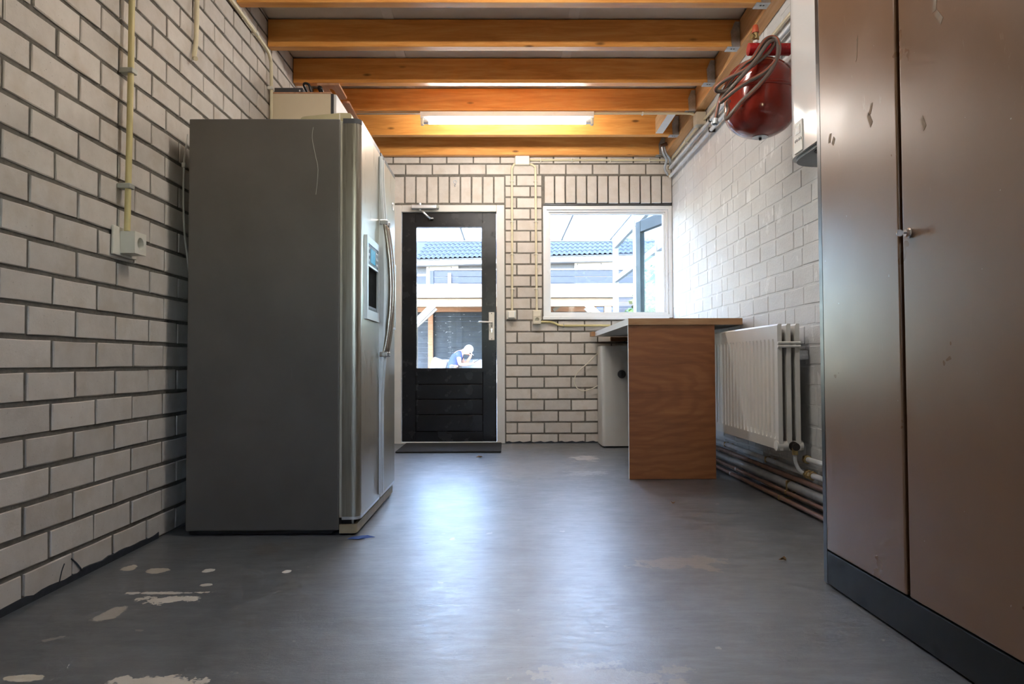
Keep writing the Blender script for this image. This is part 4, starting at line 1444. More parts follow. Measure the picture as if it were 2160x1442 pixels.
MB().rbox(1.368, 1.441, 4.957, 5.044, 2.385, 2.478, 0.006, 2).build('body', M['cream'], bx)
lc = thing('lamp_conduit', (0.64, 4.99, 2.47), 'thin cream conduit from the tube lamp along the joist to the junction box', 'conduit')
lz = beam_z(4.985) - 0.013
MB().tube([(0.645, 5.0, lz), (1.30, 5.0, lz), (1.34, 5.0, lz - 0.002), (1.366, 5.0, lz - 0.012)], 0.0085, 10, 3).build('pipe', M['conduit_pale'], lc, True)
MB().rbox(0.985, 0.999, 4.985, 5.015, lz - 0.011, lz + 0.0075, 0.002, 1).build('clip', M['ivory'], lc)
# flexible connectors in the corner
fx = thing('flexible_connector', (1.33, 5.86, 2.28), 'pair of braided flexible hoses joining the white pipes in the back corner', 'hose')
MB().tube([(1.325, 5.85, 2.505), (1.335, 5.86, 2.45), (1.372, 5.90, 2.40), (1.362, 5.93, 2.345), (1.385, 5.955, 2.305), (1.408, 5.962, 2.285)], 0.0105, 10, 5).build('hose', M['galv'], fx, True)
MB().tube([(1.345, 5.86, 2.50), (1.36, 5.87, 2.45), (1.40, 5.90, 2.41), (1.412, 5.94, 2.375), (1.412, 5.958, 2.352)], 0.0105, 10, 5).build('hose', M['galv'], fx, True)
MB().tube([(1.31, 5.85, 2.505), (1.365, 5.85, 2.525)], 0.014, 10).build('elbow', M['copper'], fx, True)
for p in ((1.412, 5.962, 2.285), (1.412, 5.958, 2.350)):
    MB().lathe([(0.015, -0.012), (0.017, -0.01), (0.017, 0.01), (0.015, 0.012)], p, (0, 0, 1), 8).build('nut', M['brass'], fx)

# ------------------------------------------------------------------ boiler
bo = thing('boiler', (1.3, 2.6, 1.46), 'glossy white wall-hung boiler with small display beside the brown cabinet', 'boiler')
BZ0, BZ1 = 1.485, 2.32
poly = rounded([(1.13, 2.36), (1.13, 2.82), (1.443, 2.82), (1.443, 2.36)], [0.02, 0.13, 0.0, 0.0], 8)
MB().prism(poly, BZ0, BZ1, 'XY').build('casing', M['boiler'], bo, True)
# lip at the foot of the front that curves back
pl2 = rounded([(1.142, 2.37), (1.142, 2.81), (1.44, 2.81), (1.44, 2.37)], [0.02, 0.13, 0.0, 0.0], 8)
MB().prism(pl2, BZ0 - 0.012, BZ0 - 0.0005, 'XY').build('base_plate', M['boiler_grey'], bo, True)
MB().rbox(1.24, 1.42, 2.45, 2.58, BZ0 - 0.045, BZ0 - 0.0125, 0.005, 2).build('drain_tray', M['boiler_grey'], bo)
MB().lathe([(0.035, 0), (0.035, 0.004)], (1.19, 2.58, BZ0 - 0.0165), (0, 0, 1), 18).build('service_cap', M['black'], bo)
for (x, y) in ((1.30, 2.64), (1.34, 2.70)):
    MB().lathe([(0.013, 0), (0.016, 0.01), (0.016, 0.028)], (x, y, BZ0 - 0.041), (0, 0, 1), 12).build('pipe_stub', M['dark_grey'], bo)
pn = MB().rbox(1.1255, 1.1298, 2.625, 2.70, BZ0 + 0.004, BZ0 + 0.125, 0.002, 1).build('control_panel', M['white_flat'], bo)
MB().box(1.1243, 1.1253, 2.642, 2.680, BZ0 + 0.075, BZ0 + 0.108).build('display', M['black'], pn)
for k in range(4):
    MB().lathe([(0.0058, 0), (0.0058, 0.0015)], (1.1254, 2.637 + 0.0165 * k, BZ0 + 0.052), (-1, 0, 0), 10).build('button', M['black'], pn)

# ------------------------------------------------------------------ expansion vessel
VX, VY = 1.178, 3.20
ev = thing('expansion_vessel', (VX, VY, 1.71), 'round red expansion vessel hanging beside the boiler', 'vessel')
prof = []
for k in range(0, 11):
    a = math.pi / 2 * k / 10
    prof.append((0.155 * math.sin(a) + 0.001, 1.835 - 0.115 * math.cos(a)))
for k in range(0, 11):
    a = math.pi / 2 * k / 10
    prof.append((0.155 * math.cos(a) + 0.001, 1.965 + 0.115 * math.sin(a)))
MB().lathe(prof, (VX, VY, 0), (0, 0, 1), 48).build('tank', M['red'], ev, True)
MB().lathe([(0.156, 1.912), (0.1615, 1.916), (0.163, 1.922), (0.1615, 1.928), (0.156, 1.932)], (VX, VY, 0), (0, 0, 1), 48).build('seam', M['red'], ev, True)
mb = MB().lathe([(0.035, 1.7195), (0.035, 1.722), (0.0, 1.723)], (VX, VY, 0), (0, 0, 1), 24)
mb.build('valve_plate', M['galv'], ev, True)
MB().lathe([(0.006, 1.708), (0.007, 1.719)], (VX, VY, 0), (0, 0, 1), 10).build('valve_cap', M['black'], ev)
MB().tube([(1.118, VY - 0.03, 2.118), (1.44, VY - 0.03, 2.118)], 0.028, 20).build('manifold', M['red_dark'], ev, True)
MB().tube([(VX + 0.02, VY - 0.02, 2.075), (VX + 0.02, VY - 0.03, 2.10)], 0.012, 12).build('neck', M['white_flat'], ev, True)
MB().rbox(1.30, XR - 0.004, VY - 0.10, VY + 0.10, 2.06, 2.085, 0.003, 1).build('bracket', M['white_flat'], ev)
sv = thing('safety_valve', (1.152, VY - 0.03, 2.1465), 'brass safety valve with orange cap on the red manifold', 'valve')
MB().lathe([(0.012, 0), (0.012, 0.012)], (1.152, VY - 0.03, 2.1465), (0, 0, 1), 12).build('white_collar', M['white_flat'], sv)
MB().lathe([(0.013, 0), (0.017, 0.005), (0.017, 0.018), (0.013, 0.022), (0.013, 0.034)], (1.152, VY - 0.03, 2.159), (0, 0, 1), 8).tube(
    [(1.152, VY - 0.03, 2.172), (1.128, VY - 0.045, 2.172)], 0.012, 8).build('brass_body', M['brass'], sv)
MB().lathe([(0.016, 0), (0.0165, 0.004), (0.012, 0.034), (0.010, 0.036)], (1.152, VY - 0.03, 2.1935), (0, 0, 1), 16).build('cap', M['orange_cap'], sv, True)


# hose coiled over the vessel: traced in the vertical plane just in front of the tank
def hp(zx, zy, y):
    px, py = 1500 + zx / 6.007, 60 + zy / 6.007
    dv = r * ((px - 1080) / FOCAL_PX) + f + u * ((721 - py) / FOCAL_PX)
    k = y / dv.y
    return Vector((0, 0, CAM_H)) + dv * k


ho = thing('filling_hose', tuple(hp(50, 1210, 3.06)), 'long grey hose with orange tracer looped over the red vessel', 'hose')
path = [(55, 1140, 3.06), (75, 1040, 3.06), (110, 900, 3.06), (180, 760, 3.04), (300, 590, 3.02), (430, 450, 3.03), (520, 390, 3.03), (610, 250, 3.05), (680, 150, 3.08), (760, 110, 3.09), (830, 130, 3.08),
        (862, 220, 3.06), (850, 340, 3.04), (780, 460, 3.00), (640, 580, 2.985), (450, 680, 2.985), (280, 800, 2.995), (160, 905, 3.02), (125, 930, 3.04), (150, 880, 3.045), (260, 750, 3.00), (420, 570, 2.995),
        (560, 410, 3.01), (660, 270, 3.03), (730, 180, 3.05), (780, 160, 3.07), (785, 220, 3.07), (700, 330, 3.04), (560, 440, 3.02), (400, 540, 3.005), (200, 640, 3.02), (80, 730, 3.03), (60, 780, 3.04),
        (110, 800, 3.045), (200, 775, 3.04), (340, 640, 3.035), (480, 500, 3.035), (580, 420, 3.05), (660, 230, 3.09), (740, 140, 3.11), (820, 150, 3.10), (850, 250, 3.05), (830, 390, 3.02),
        (740, 560, 2.975), (620, 700, 2.97), (500, 820, 2.97), (380, 930, 2.975), (270, 1060, 2.985), (205, 1140, 3.0), (185, 1120, 3.02), (215, 1040, 3.03), (205, 960, 3.06), (225, 920, 3.10)]
MB().tube([hp(*q) for q in path], 0.0088, 12, 6, uv=True).build('tubing', M['hose'], ho, True)
e0, e1 = hp(55, 1140, 3.06), hp(50, 1215, 3.06)
MB().tube([e0, e0 + (e1 - e0) * 0.5], 0.0115, 12).build('ferrule', M['galv'], ho, True)
ax = (e1 - e0)
MB().lathe([(0.013, 0.0), (0.0165, 0.002), (0.0165, ax.length * 0.45), (0.012, ax.length * 0.46)], e0 + ax * 0.52, ax, 14).build('coupling', M['galv'], ho, True)
MB().lathe([(0.011, 0.0), (0.011, 0.001)], e0 + ax * 0.99, ax, 14).build('washer', M['black'], ho)

# ------------------------------------------------------------------ brown cabinet
cb = thing('steel_cabinet', (1.2, 1.73, 0), 'tall brown two-door steel cabinet with black plinth at the right edge', 'cabinet')
CX = 0.985
mb = MB()
mb.box(1.002, 1.428, 2.18, 2.198, 0.01, 1.95).box(1.002, 1.428, 1.262, 1.28, 0.01, 1.95).box(1.41, 1.428, 1.28, 2.18, 0.01, 1.95)
mb.box(1.002, 1.41, 1.28, 2.18, 1.932, 1.95).box(1.002, 1.41, 1.28, 2.18, 0.09, 0.108)
mb.box(1.008, 1.02, 1.715, 1.75, 0.108, 1.932)
mb.build('carcass', M['carcass'], cb)
MB().rbox(CX + 0.003, 1.0015, 2.170, 2.198, 0.004, 1.95, 0.003, 2).build('corner_post', M['carcass'], cb)
MB().rbox(CX + 0.002, 1.0015, 1.262, 2.1695, 0.006, 0.106, 0.003, 2).build('plinth', M['plinth'], cb)
dA = MB().rbox(CX, 1.0015, 1.741, 2.167, 0.110, 1.93, 0.005, 3).build('door', M['locker'], cb)
dB = MB().rbox(CX, 1.0015, 1.275, 1.7245, 0.110, 1.93, 0.005, 3).build('door', M['locker'], cb)
lk = MB().lathe([(0.0125, 0), (0.0125, 0.004), (0.009, 0.006), (0.0085, 0.013)], (CX - 0.0002, 1.690, 0.998), (-1, 0, 0), 20).build('lock', M['chrome'], dB, True)
mb = MB().box(CX - 0.019, CX - 0.0132, 1.6893, 1.6907, 0.9955, 1.0005)
mb.lathe([(0.0085, -0.0009), (0.0085, 0.0009)], (CX - 0.026, 1.690, 0.998), (0, 1, 0), 16)
mb.build('key', M['chrome'], lk)
for (dr, y, z, w_, h_, a) in ((dA, 1.862, 1.365, 0.007, 0.017, 0.5), (dA, 1.868, 1.338, 0.010, 0.022, -0.4), (dA, 2.10, 1.362, 0.008, 0.016, 0.5), (dA, 2.078, 1.346, 0.010, 0.012, 0.9),
                              (dB, 1.628, 1.246, 0.008, 0.018, -0.3), (dA, 1.93, 1.56, 0.003, 0.035, 0.1), (dB, 1.575, 1.50, 0.008, 0.016, 0.3), (dB, 1.56, 1.465, 0.009, 0.02, -0.5)):
    ca, sa = math.cos(a), math.sin(a)
    pts = [(y + p * w_ * ca - q * h_ * sa, z + p * w_ * sa + q * h_ * ca) for (p, q) in ((-1, -0.7), (0.6, -1), (1, 0.8), (-0.5, 1))]
    MB().prism(pts, CX - 0.0005, CX + 0.0002, 'YZ').build('tape_remnant', M['tape'], dr)
for q in ((1.03, 2.15), (1.03, 1.30), (1.40, 2.15), (1.40, 1.30)):
    MB().lathe([(0.014, 0), (0.014, 0.0095)], (q[0], q[1], 0.0), (0, 0, 1), 12).build('foot', M['black'], cb)

# ================================================================== outside
GZ = -0.06
structure(MB().box(-14, 16, YB + 0.141, 40, GZ - 0.1, GZ).build('ground', M['paving'], origin=(1, 20, GZ - 0.1)), 'pale paving of the garden')

# veranda with opal roof sheets and a glazed side
vr = thing('veranda', (0, 8.2, GZ), 'white veranda with pale roof sheets outside the window', 'veranda')
VZ, VY1, VXS = 2.50, 10.35, 1.62
for k in range(9):
    x0 = -4.2 + k * 0.72
    if x0 > VXS:
        break
    MB().box(x0 + 0.012, min(x0 + 0.708, VXS + 0.05), YB + 0.20, VY1, VZ + 0.02, VZ + 0.03).build('roof_sheet', M['poly'], vr)
    MB().box(x0 - 0.011, x0 + 0.011, YB + 0.20, VY1, VZ + 0.005, VZ + 0.05).build('rafter', M['veranda_white'], vr)
MB().box(-4.25, VXS + 0.06, VY1 + 0.001, VY1 + 0.06, VZ - 0.015, VZ + 0.055).build('gutter', M['veranda_white'], vr)
MB().box(-4.25, VXS + 0.06, YB + 0.145, YB + 0.199, VZ - 0.06, VZ + 0.10).build('wall_plate', M['veranda_white'], vr)
for (y, w2) in ((VY1 - 0.09, 0.10), (8.62, 0.09), (7.35, 0.07), (6.30, 0.07)):
    MB().box(VXS - 0.035, VXS + 0.035, y - w2 / 2, y + w2 / 2, GZ, VZ - 0.001).build('post', M['veranda_white'], vr)
MB().box(-4.2, -4.1, VY1 - 0.14, VY1 - 0.04, GZ, VZ - 0.001).build('post', M['veranda_white'], vr)
for (z0, z1) in ((2.36, 2.44), (1.86, 1.93), (0.0, 0.09)):
    MB().box(VXS - 0.025, VXS + 0.025, 6.34, 7.31, z0, z1).build('rail', M['veranda_white'], vr)
    MB().box(VXS - 0.025, VXS + 0.025, 7.39, 8.57, z0, z1).build('rail', M['veranda_white'], vr)
    MB().box(VXS - 0.025, VXS + 0.025, 8.67, VY1 - 0.145, z0, z1).build('rail', M['veranda_white'], vr)
for (a, b) in ((7.39, 8.57), (8.67, VY1 - 0.145)):
    for (z0, z1) in ((1.932, 2.358), (0.092, 1.858)):
        MB().box(VXS - 0.004, VXS + 0.004, a, b, z0, z1).build('pane', M['clear'], vr)
MB().box(VXS - 0.004, VXS + 0.004, 6.34, 7.31, 1.932, 2.358).build('pane', M['clear'], vr)

# open teal door
vd = thing('veranda_door', (1.57, 6.30, GZ + 0.02), 'open dark teal glazed door seen at the right of the window', 'door')
mb_mat = Matrix.Translation((1.55, 6.36, 0)) @ Matrix.Rotation(math.radians(106.5), 4, 'Z')


def leaf_part(name, x0, x1, z0, z1, th, mat, par):
    return MB().rbox(x0, x1, -th / 2, th / 2, z0, z1, 0.004, 1).move(mb_mat).build(name, mat, par)


leaf_part('stile', 0.0, 0.10, GZ + 0.02, 2.10, 0.05, M['teal'], vd)
leaf_part('stile', 0.63, 0.73, GZ + 0.02, 2.10, 0.05, M['teal'], vd)
leaf_part('rail', 0.1005, 0.6295, 1.985, 2.10, 0.05, M['teal'], vd)
leaf_part('rail', 0.1005, 0.6295, GZ + 0.02, 0.20, 0.05, M['teal'], vd)
leaf_part('pane', 0.1005, 0.6295, 0.2005, 1.9845, 0.008, M['clear'], vd)


def wood_box(name, mat, par, x0, x1, y0, y1, z0, z1, bev=0.006):
    return MB().rbox(x0, x1, y0, y1, z0, z1, bev, 1).build(name, mat, par)


def brace(name, mat, par, a, b, w, y0, y1):
    a, b = Vector((a[0], 0, a[1])), Vector((b[0], 0, b[1]))
    d_ = (b - a).normalized()
    nrm = Vector((-d_.z, 0, d_.x)) * w / 2
    pts = [a + nrm, b + nrm, b - nrm, a - nrm]
    return MB().prism([(p.x, p.z) for p in pts], y0, y1, 'XZ').build(name, mat, par)


# garden shelter
pg = thing('garden_shelter', (0.15, 15.5, GZ), 'open timber garden shelter with pale beams and dark back wall', 'shelter')
PY = 14.0
wood_box('fascia', M['weathered'], pg, -2.6, 2.70, PY - 0.08, PY - 0.03, 1.985, 2.255)
wood_box('beam', M['pale_wood'], pg, -2.6, 2.18, PY - 0.02, PY + 0.12, 1.81, 1.98)
for x in (-1.83, 2.05):
    wood_box('post', M['pale_wood'], pg, x - 0.07, x + 0.07, PY - 0.02, PY + 0.12, GZ, 1.808)
brace('brace', M['weathered'], pg, (-1.78, 1.50), (-1.42, 1.86), 0.125, PY - 0.028, PY - 0.0205)
brace('brace', M['weathered'], pg, (1.62, 1.86), (1.99, 1.52), 0.125, PY - 0.028, PY - 0.0205)
brace('brace', M['weathered'], pg, (-1.80, 1.44), (-1.40, 1.80), 0.12, PY + 0.0, PY + 0.1)
brace('brace', M['weathered'], pg, (1.62, 1.80), (2.0, 1.44), 0.12, PY + 0.0, PY + 0.1)
BYS = 17.0
wood_box('back_beam', M['red_wood'], pg, -2.6, 2.2, BYS - 0.10, BYS, 1.92, 2.10)
for x in (-1.80, 2.10):
    wood_box('back_post', M['red_wood'], pg, x - 0.06, x + 0.06, BYS - 0.10, BYS, GZ, 1.918)
for x in (-2.2, -1.1, 0.0, 1.1, 2.0):
    wood_box('rafter', M['pale_wood'], pg, x - 0.03, x + 0.03, PY + 0.13, BYS - 0.01, 2.105, 2.208)
wood_box('roof_board', M['weathered'], pg, -2.7, 2.69, PY - 0.025, BYS + 0.3, 2.21, 2.232)
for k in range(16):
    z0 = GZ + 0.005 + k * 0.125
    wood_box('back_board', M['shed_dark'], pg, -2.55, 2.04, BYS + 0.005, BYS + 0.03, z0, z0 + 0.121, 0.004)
brace('brace', M['weathered'], pg, (-0.62, 2.16), (-0.36, 1.94), 0.08, BYS - 0.16, BYS - 0.105)
brace('brace', M['weathered'], pg, (1.42, 2.16), (1.16, 1.94), 0.08, BYS - 0.16, BYS - 0.105)

# blue-grey board screen behind the shelter
sc2 = thing('board_screen', (0.6, 19, GZ), 'blue-grey screen of horizontal boards behind the garden shelter', 'fence')
for k in range(14):
    z1 = 3.195 - k * 0.175
    wood_box('board', M['slat_blue'], sc2, -1.93, 3.75, 19.0, 19.03, z1 - 0.17, z1, 0.008)
wood_box('top_rail', M['house_white'], sc2, -1.95, 3.77, 18.98, 19.05, 3.20, 3.24)
wood_box('corner_post', M['slat_blue'], sc2, -2.04, -1.935, 18.98, 19.08, GZ, 3.195)
wood_box('white_post', M['house_white'], sc2, -1.55, -1.46, 18.93, 18.985, GZ, 3.12)

# neighbour's house with pantiles
HY = 26.0
hs_ = thing('neighbour_house', (0, HY, GZ), 'house with blue-grey pantile roof behind the garden', 'building')
ROT = Matrix.Translation((0, HY, 0)) @ Matrix.Rotation(math.radians(-9), 4, 'Z')


def hbox(name, mat, x0, x1, y0, y1, z0, z1, par=None):
    return MB().box(x0, x1, y0, y1, z0, z1).move(ROT).build(name, mat, par or hs_)


hbox('wall', M['house_grey'], -6.5, 7.5, 0.4, 0.6, GZ, 4.45)
hbox('fascia', M['house_white'], -6.6, 7.6, -0.05, 0.0, 4.385, 4.60)
hbox('soffit', M['house_white'], -6.6, 7.6, 0.001, 0.399, 4.385, 4.42)
for (a, b, z0, z1) in ((-3.1, -1.85, 2.2, 4.383), (2.55, 5.8, 2.2, 4.383)):
    wp = hbox('window_panel', M['house_white'], a, b, 0.30, 0.399, z0, z1)
    hbox('vent_slot', M['house_grey'], a + 0.1, a + 1.0, 0.293, 0.2995, z1 - 0.09, z1 - 0.03, wp)
    hbox('vent_cover', M['house_white'], a + 0.13, a + 0.97, 0.285, 0.2925, z1 - 0.082, z1 - 0.038, wp)
pw = hbox('side_window', M['house_white'], -3.75, -3.05, 0.33, 0.399, 2.2, 4.1)
hbox('pane', M['slat_blue'], -3.7, -3.1, 0.3195, 0.3295, 2.3, 4.02, pw)
# one pantile: S-shaped cross section
TW, TL = 0.185, 0.36


def pantile():
    n = 8
    vs, fs = [], []
    for side in (0, 1):
        for (yy, lift) in ((0.0, 0.0), (TL + 0.05, -0.02)):
            for k in range(n + 1):
                x = -TW / 2 - 0.008 + (TW + 0.02) * k / n
                z = 0.028 * math.sin(2 * math.pi * k / n) + 0.03 + lift - 0.012 * side
                vs.append((x, yy, z))
    m = n + 1
    for k in range(n):
        fs.append((k, k + 1, m + k + 1, m + k))
        fs.append((2 * m + k, 3 * m + k, 3 * m + k + 1, 2 * m + k + 1))
        fs.append((k, 2 * m + k, 2 * m + k + 1, k + 1))
    me = bpy.data.meshes.new('roof_tile')
    me.from_pydata(vs, [], fs)
    me.materials.append(M['tile'])
    bm = bmesh.new()
    bm.from_mesh(me)
    bmesh.ops.recalc_face_normals(bm, faces=bm.faces[:])
    bm.to_mesh(me)
    bm.free()
    for p in me.polygons:
        p.use_smooth = True
    me.set_sharp_from_angle(angle=math.radians(50))
    return me


tile_me = pantile()
pitch = math.radians(30)
roof = MB().add([(-6.6, -0.1, 4.605), (7.6, -0.1, 4.605), (7.6, 4.0, 4.605 + 4.1 * math.tan(pitch)), (-6.6, 4.0, 4.605 + 4.1 * math.tan(pitch)),
                 (-6.6, -0.1, 4.56), (7.6, -0.1, 4.56), (7.6, 4.0, 4.56 + 4.1 * math.tan(pitch)), (-6.6, 4.0, 4.56 + 4.1 * math.tan(pitch))],
                [(0, 1, 2, 3), (4, 7, 6, 5), (0, 4, 5, 1), (1, 5, 6, 2), (2, 6, 7, 3), (3, 7, 4, 0)]).move(ROT).build('roof', M['tile'], hs_)
for row in range(6):
    for col in range(50):
        x = -3.3 + col * TW
        yl = -0.14 + row * TL * math.cos(pitch)
        z = 4.605 + 0.01 + row * TL * math.sin(pitch)
        o = bpy.data.objects.new('roof_tile', tile_me)
        COL.objects.link(o)
        o.parent = roof
        mw = ROT @ Matrix.Translation((x, yl, z)) @ Matrix.Rotation(pitch, 4, 'X')
        o.matrix_local = Matrix.Translation(-world_loc(roof)) @ mw

# hedges at the right of the garden
def hedge(name, cx, cy, cz, rx, ry, rz, n, label, seed):
    rnd = random.Random(seed)
    root = thing(name, (cx, cy, GZ), label, 'shrub', 'garden shrubs beyond the veranda')
    vs, fs = [], []
    for k in range(n):
        a, b = rnd.uniform(0, 2 * math.pi), math.acos(rnd.uniform(-1, 1))
        q = rnd.uniform(0.6, 1.0)
        p = Vector((cx + rx * q * math.sin(b) * math.cos(a), cy + ry * q * math.sin(b) * math.sin(a), cz + rz * q * math.cos(b)))
        d1_ = Vector((rnd.uniform(-1, 1), rnd.uniform(-1, 1), rnd.uniform(-0.6, 0.8))).normalized()
        d2_ = d1_.orthogonal().normalized()
        L = rnd.uniform(0.07, 0.13)
        o = len(vs)
        vs += [p, p + d1_ * L * 0.5 + d2_ * L * 0.28, p + d1_ * L, p + d1_ * L * 0.5 - d2_ * L * 0.28]
        fs.append((o, o + 1, o + 2, o + 3))
    fo = MB().add(vs, fs).build('foliage', M['leaf'], root)
    fo['kind'] = 'stuff'
    for k in range(4):
        MB().tube([(cx + 0.1 * k - 0.15, cy, GZ), (cx + 0.22 * k - 0.33, cy + 0.1 * (k - 1.5), cz + rz * 0.4)], [0.03, 0.015], 6).build('stem', M['trousers'], root)


hedge('laurel_shrub', 2.78, 11.6, 1.3, 0.72, 0.9, 1.3, 6500, 'bushy green shrub seen through the open teal door', 3)
hedge('laurel_shrub', 2.75, 13.2, 0.95, 0.38, 0.5, 1.0, 1300, 'narrow green shrub beside the right post of the garden shelter', 9)
hedge('laurel_shrub', 3.4, 17.6, 1.0, 0.9, 0.7, 1.1, 1500, 'green shrub behind the right corner of the garden shelter', 21)

# ------------------------------------------------------------------ lounge sofa and the seated person
SY = 15.0
sf = thing('garden_sofa', (-0.6, SY + 0.2, GZ), 'low grey garden sofa in the shelter', 'sofa')
MB().rbox(-1.75, 0.45, SY - 0.25, SY + 0.50, GZ, 0.26, 0.02, 2).build('frame', M['dark_grey'], sf)
MB().rbox(-1.60, -0.62, SY - 0.24, SY + 0.34, 0.262, 0.345, 0.03, 3).build('seat_cushion', M['cushion'], sf)
MB().rbox(-0.60, 0.38, SY - 0.24, SY + 0.34, 0.262, 0.345, 0.03, 3).build('seat_cushion', M['cushion'], sf)
MB().rbox(-1.62, 0.40, SY + 0.345, SY + 0.50, 0.262, 0.77, 0.05, 3).build('back_cushion', M['cushion'], sf)
ck = MB().rbox(-0.17, 0.17, -0.06, 0.06, -0.17, 0.17, 0.05, 3).move(Matrix.Translation((-1.44, SY + 0.14, 0.62)) @ Matrix.Rotation(0.35, 4, 'Y') @ Matrix.Rotation(0.25, 4, 'X'))
tag(ck.build('throw_cushion', M['cushion'], smooth=True), 'pale square cushion propped behind the seated person', 'cushion')


def skin(name, verts, edges, root_i, mat, parent=None, sub=2):
    """verts = [(x, y, z, radius)] grown into a continuous surface"""
    me = bpy.data.meshes.new(name)
    o0 = Vector((-0.95, SY, 0.4))
    me.from_pydata([tuple(Vector(q[:3]) - o0) for q in verts], edges, [])
    me.materials.append(mat)
    o = bpy.data.objects.new(name, me)
    COL.objects.link(o)
    m1 = o.modifiers.new('skin', 'SKIN')
    m1.use_smooth_shade = True
    for k, q in enumerate(verts):
        sv_ = me.skin_vertices[0].data[k]
        rr = q[3] if isinstance(q[3], tuple) else (q[3], q[3])
        sv_.radius = rr
        sv_.use_root = (k == root_i)
    m2 = o.modifiers.new('smooth', 'SUBSURF')
    m2.levels = sub
    m2.render_levels = sub
    if parent:
        o.parent = parent
        o.location = o0 - world_loc(parent)
    else:
        o.location = o0
    return o


Y = SY
body_v = [(-1.14, Y, 0.50, 0.125), (-1.12, Y, 0.64, 0.12), (-1.05, Y, 0.80, 0.125), (-0.97, Y, 0.895, 0.085), (-0.91, Y, 0.925, 0.052),      # 0-4 spine, neck
          (-0.835, Y, 0.945, 0.062), (-0.80, Y, 0.965, 0.082), (-0.775, Y, 0.985, 0.080), (-0.765, Y, 0.895, 0.05),                           # 5-8 head, jaw
          (-0.985, Y - 0.16, 0.875, 0.058), (-0.975, Y - 0.21, 0.75, 0.046), (-0.955, Y - 0.22, 0.655, 0.040), (-0.82, Y - 0.17, 0.660, 0.036), (-0.70, Y - 0.11, 0.675, 0.026),   # 9-13 near arm
          (-0.985, Y + 0.16, 0.875, 0.058), (-0.93, Y + 0.20, 0.75, 0.046), (-0.87, Y + 0.17, 0.655, 0.040), (-0.79, Y + 0.08, 0.76, 0.034), (-0.725, Y - 0.01, 0.85, 0.026),     # 14-18 far arm
          (-1.08, Y - 0.10, 0.48, 0.095), (-0.72, Y - 0.15, 0.50, 0.068), (-0.70, Y - 0.15, 0.26, 0.052), (-0.72, Y - 0.15, 0.03, 0.04), (-0.60, Y - 0.15, -0.01, 0.035),
          (-1.08, Y + 0.10, 0.48, 0.095), (-0.72, Y + 0.15, 0.50, 0.068), (-0.68, Y + 0.15, 0.26, 0.052), (-0.68, Y + 0.15, 0.03, 0.04), (-0.56, Y + 0.15, -0.01, 0.035)]
body_e = [(0, 1), (1, 2), (2, 3), (3, 4), (4, 5), (5, 6), (6, 7), (5, 8), (3, 9), (9, 10), (10, 11), (11, 12), (12, 13), (3, 14), (14, 15), (15, 16), (16, 17), (17, 18),
          (0, 19), (19, 20), (20, 21), (21, 22), (22, 23), (0, 24), (24, 25), (25, 26), (26, 27), (27, 28)]


def fingers(base_i, dirs, rad, curl):
    b = Vector(body_v[base_i][:3])
    for (dx, dy, dz, ln) in dirs:
        dv = Vector((dx, dy, dz)).normalized()
        p1 = b + dv * ln * 0.45
        p2 = b + dv * ln * 0.75 + Vector(curl) * ln * 0.3
        p3 = b + dv * ln * 0.9 + Vector(curl) * ln * 0.6
        i = len(body_v)
        for p, q in ((p1, rad * 1.05), (p2, rad), (p3, rad * 0.85)):
            body_v.append((p.x, p.y, p.z, q))
        body_e.extend([(base_i, i), (i, i + 1), (i + 1, i + 2)])


fingers(13, [(1, -0.35, 0.25, 0.085), (1, -0.1, 0.28, 0.095), (1, 0.15, 0.25, 0.09), (1, 0.4, 0.2, 0.075), (0.45, -0.5, 0.75, 0.07)], 0.0085, (0, 0.3, 0.6))
fingers(18, [(0.25, -0.55, 0.8, 0.085), (0.2, -0.25, 0.95, 0.095), (0.15, 0.05, 1.0, 0.09), (0.1, 0.35, 0.9, 0.075), (-0.7, -0.4, 0.5, 0.065)], 0.0085, (-0.6, -0.1, 0.2))
person = skin('person', body_v, body_e, 0, M['skin'], None, 2)
tag(person, 'person in navy T-shirt and pale cap bent over a phone, seated outside', 'person')
sh_v = [(-1.14, Y, 0.46, 0.138), (-1.12, Y, 0.63, 0.135), (-1.05, Y, 0.79, 0.14), (-0.975, Y, 0.885, 0.10), (-0.94, Y, 0.905, 0.072),
        (-0.985, Y - 0.16, 0.87, 0.074), (-0.975, Y - 0.205, 0.765, 0.066), (-0.985, Y + 0.16, 0.87, 0.074), (-0.94, Y + 0.195, 0.775, 0.066)]
sh_e = [(0, 1), (1, 2), (2, 3), (3, 4), (3, 5), (5, 6), (3, 7), (7, 8)]
skin('shirt', sh_v, sh_e, 0, M['shirt'], person, 2)
tr_v = [(-1.13, Y, 0.48, 0.145), (-1.06, Y - 0.10, 0.485, 0.108), (-0.72, Y - 0.15, 0.50, 0.08), (-0.70, Y - 0.15, 0.26, 0.065), (-0.72, Y - 0.15, 0.07, 0.058),
        (-1.06, Y + 0.10, 0.485, 0.108), (-0.72, Y + 0.15, 0.50, 0.08), (-0.68, Y + 0.15, 0.26, 0.065), (-0.68, Y + 0.15, 0.07, 0.058)]
skin('trousers', tr_v, [(0, 1), (1, 2), (2, 3), (3, 4), (0, 5), (5, 6), (6, 7), (7, 8)], 0, M['trousers'], person, 2)
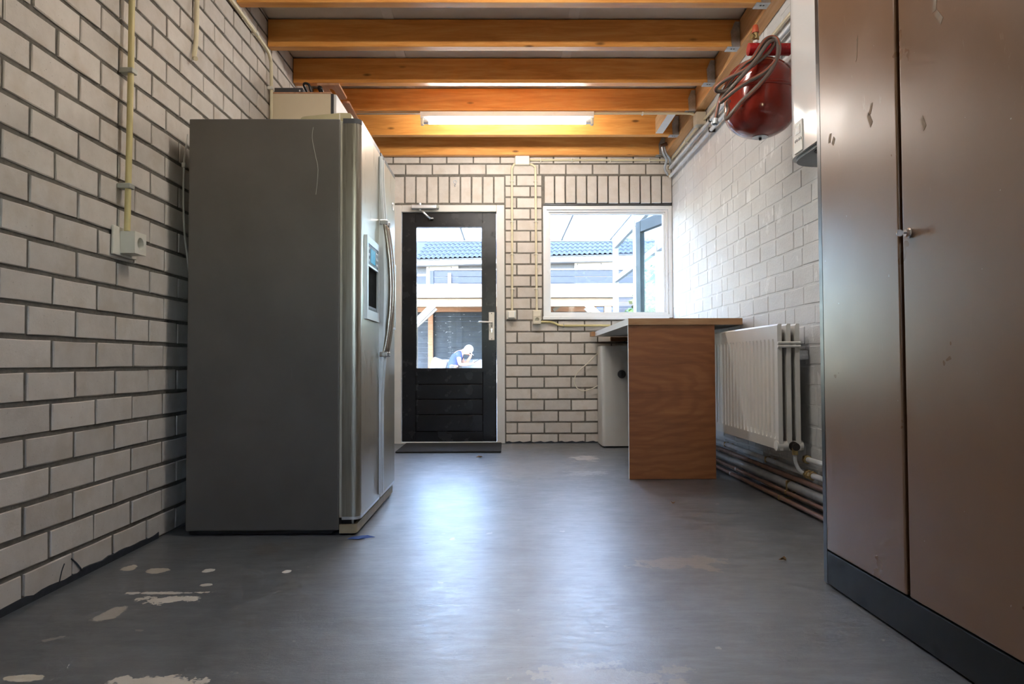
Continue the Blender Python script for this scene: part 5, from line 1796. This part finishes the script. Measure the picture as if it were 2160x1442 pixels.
# head details: cap with peak, nose, ear, hair
hc = Vector((-0.787, Y, 0.975))
tilt = Matrix.Translation(hc) @ Matrix.Rotation(math.radians(42), 4, 'Y')
capm = MB()
prof = [(0.098 * math.cos(math.pi / 2 * k / 8) + 0.0005, 0.10 * math.sin(math.pi / 2 * k / 8)) for k in range(9)]
capm.lathe([(0.098, -0.035)] + prof, (0, 0, 0.012), (0, 0, 1), 24)
capm.prism(rounded([(0.06, -0.075), (0.165, -0.06), (0.165, 0.06), (0.06, 0.075)], [0, 0.04, 0.04, 0], 4), -0.022, -0.014, 'XY')
capm.move(tilt).build('cap', M['cap'], person, True)
MB().lathe([(0.02, 0), (0.016, 0.012), (0.006, 0.03)], tilt @ Vector((0.075, 0, -0.06)), (tilt.to_3x3() @ Vector((1, 0, -0.3))), 10).build('nose', M['skin'], person, True)
MB().lathe([(0.004, 0), (0.028, 0.004), (0.024, 0.010), (0.004, 0.012)], tilt @ Vector((-0.005, -0.080, -0.045)), (0, -1, 0), 12).build('ear', M['skin'], person, True)
MB().lathe([(0.004, 0), (0.028, 0.004), (0.024, 0.010), (0.004, 0.012)], tilt @ Vector((-0.005, 0.080, -0.045)), (0, 1, 0), 12).build('ear', M['skin'], person, True)
for s in (-1, 1):
    MB().lathe([(0.003, 0), (0.010, 0.003), (0.003, 0.006)], tilt @ Vector((0.076, s * 0.032, -0.035)), (tilt.to_3x3() @ Vector((1, 0, 0))), 10).build('eye', M['black'], person)
MB().rbox(0.068, 0.084, -0.025, 0.025, -0.098, -0.090, 0.003, 1).move(tilt).build('mouth', M['red_dark'], person)
MB().rbox(-0.092, -0.05, -0.07, 0.07, -0.075, -0.02, 0.02, 2).move(tilt).build('hair', M['hair'], person)
for (x, y) in ((-0.64, Y - 0.15), (-0.60, Y + 0.15)):
    MB().rbox(x - 0.12, x + 0.15, y - 0.048, y + 0.048, GZ + 0.001, 0.04, 0.03, 3).build('shoe', M['dark_grey'], person, True)
ph = MB().rbox(-0.005, 0.005, -0.038, 0.038, -0.075, 0.075, 0.004, 2).move(Matrix.Translation((-0.605, Y - 0.10, 0.735)) @ Matrix.Rotation(math.radians(58), 4, 'Y'))
tag(ph.build('smartphone', M['black']), 'black phone held by the person seated outside', 'phone')

bpy.context.view_layer.update()
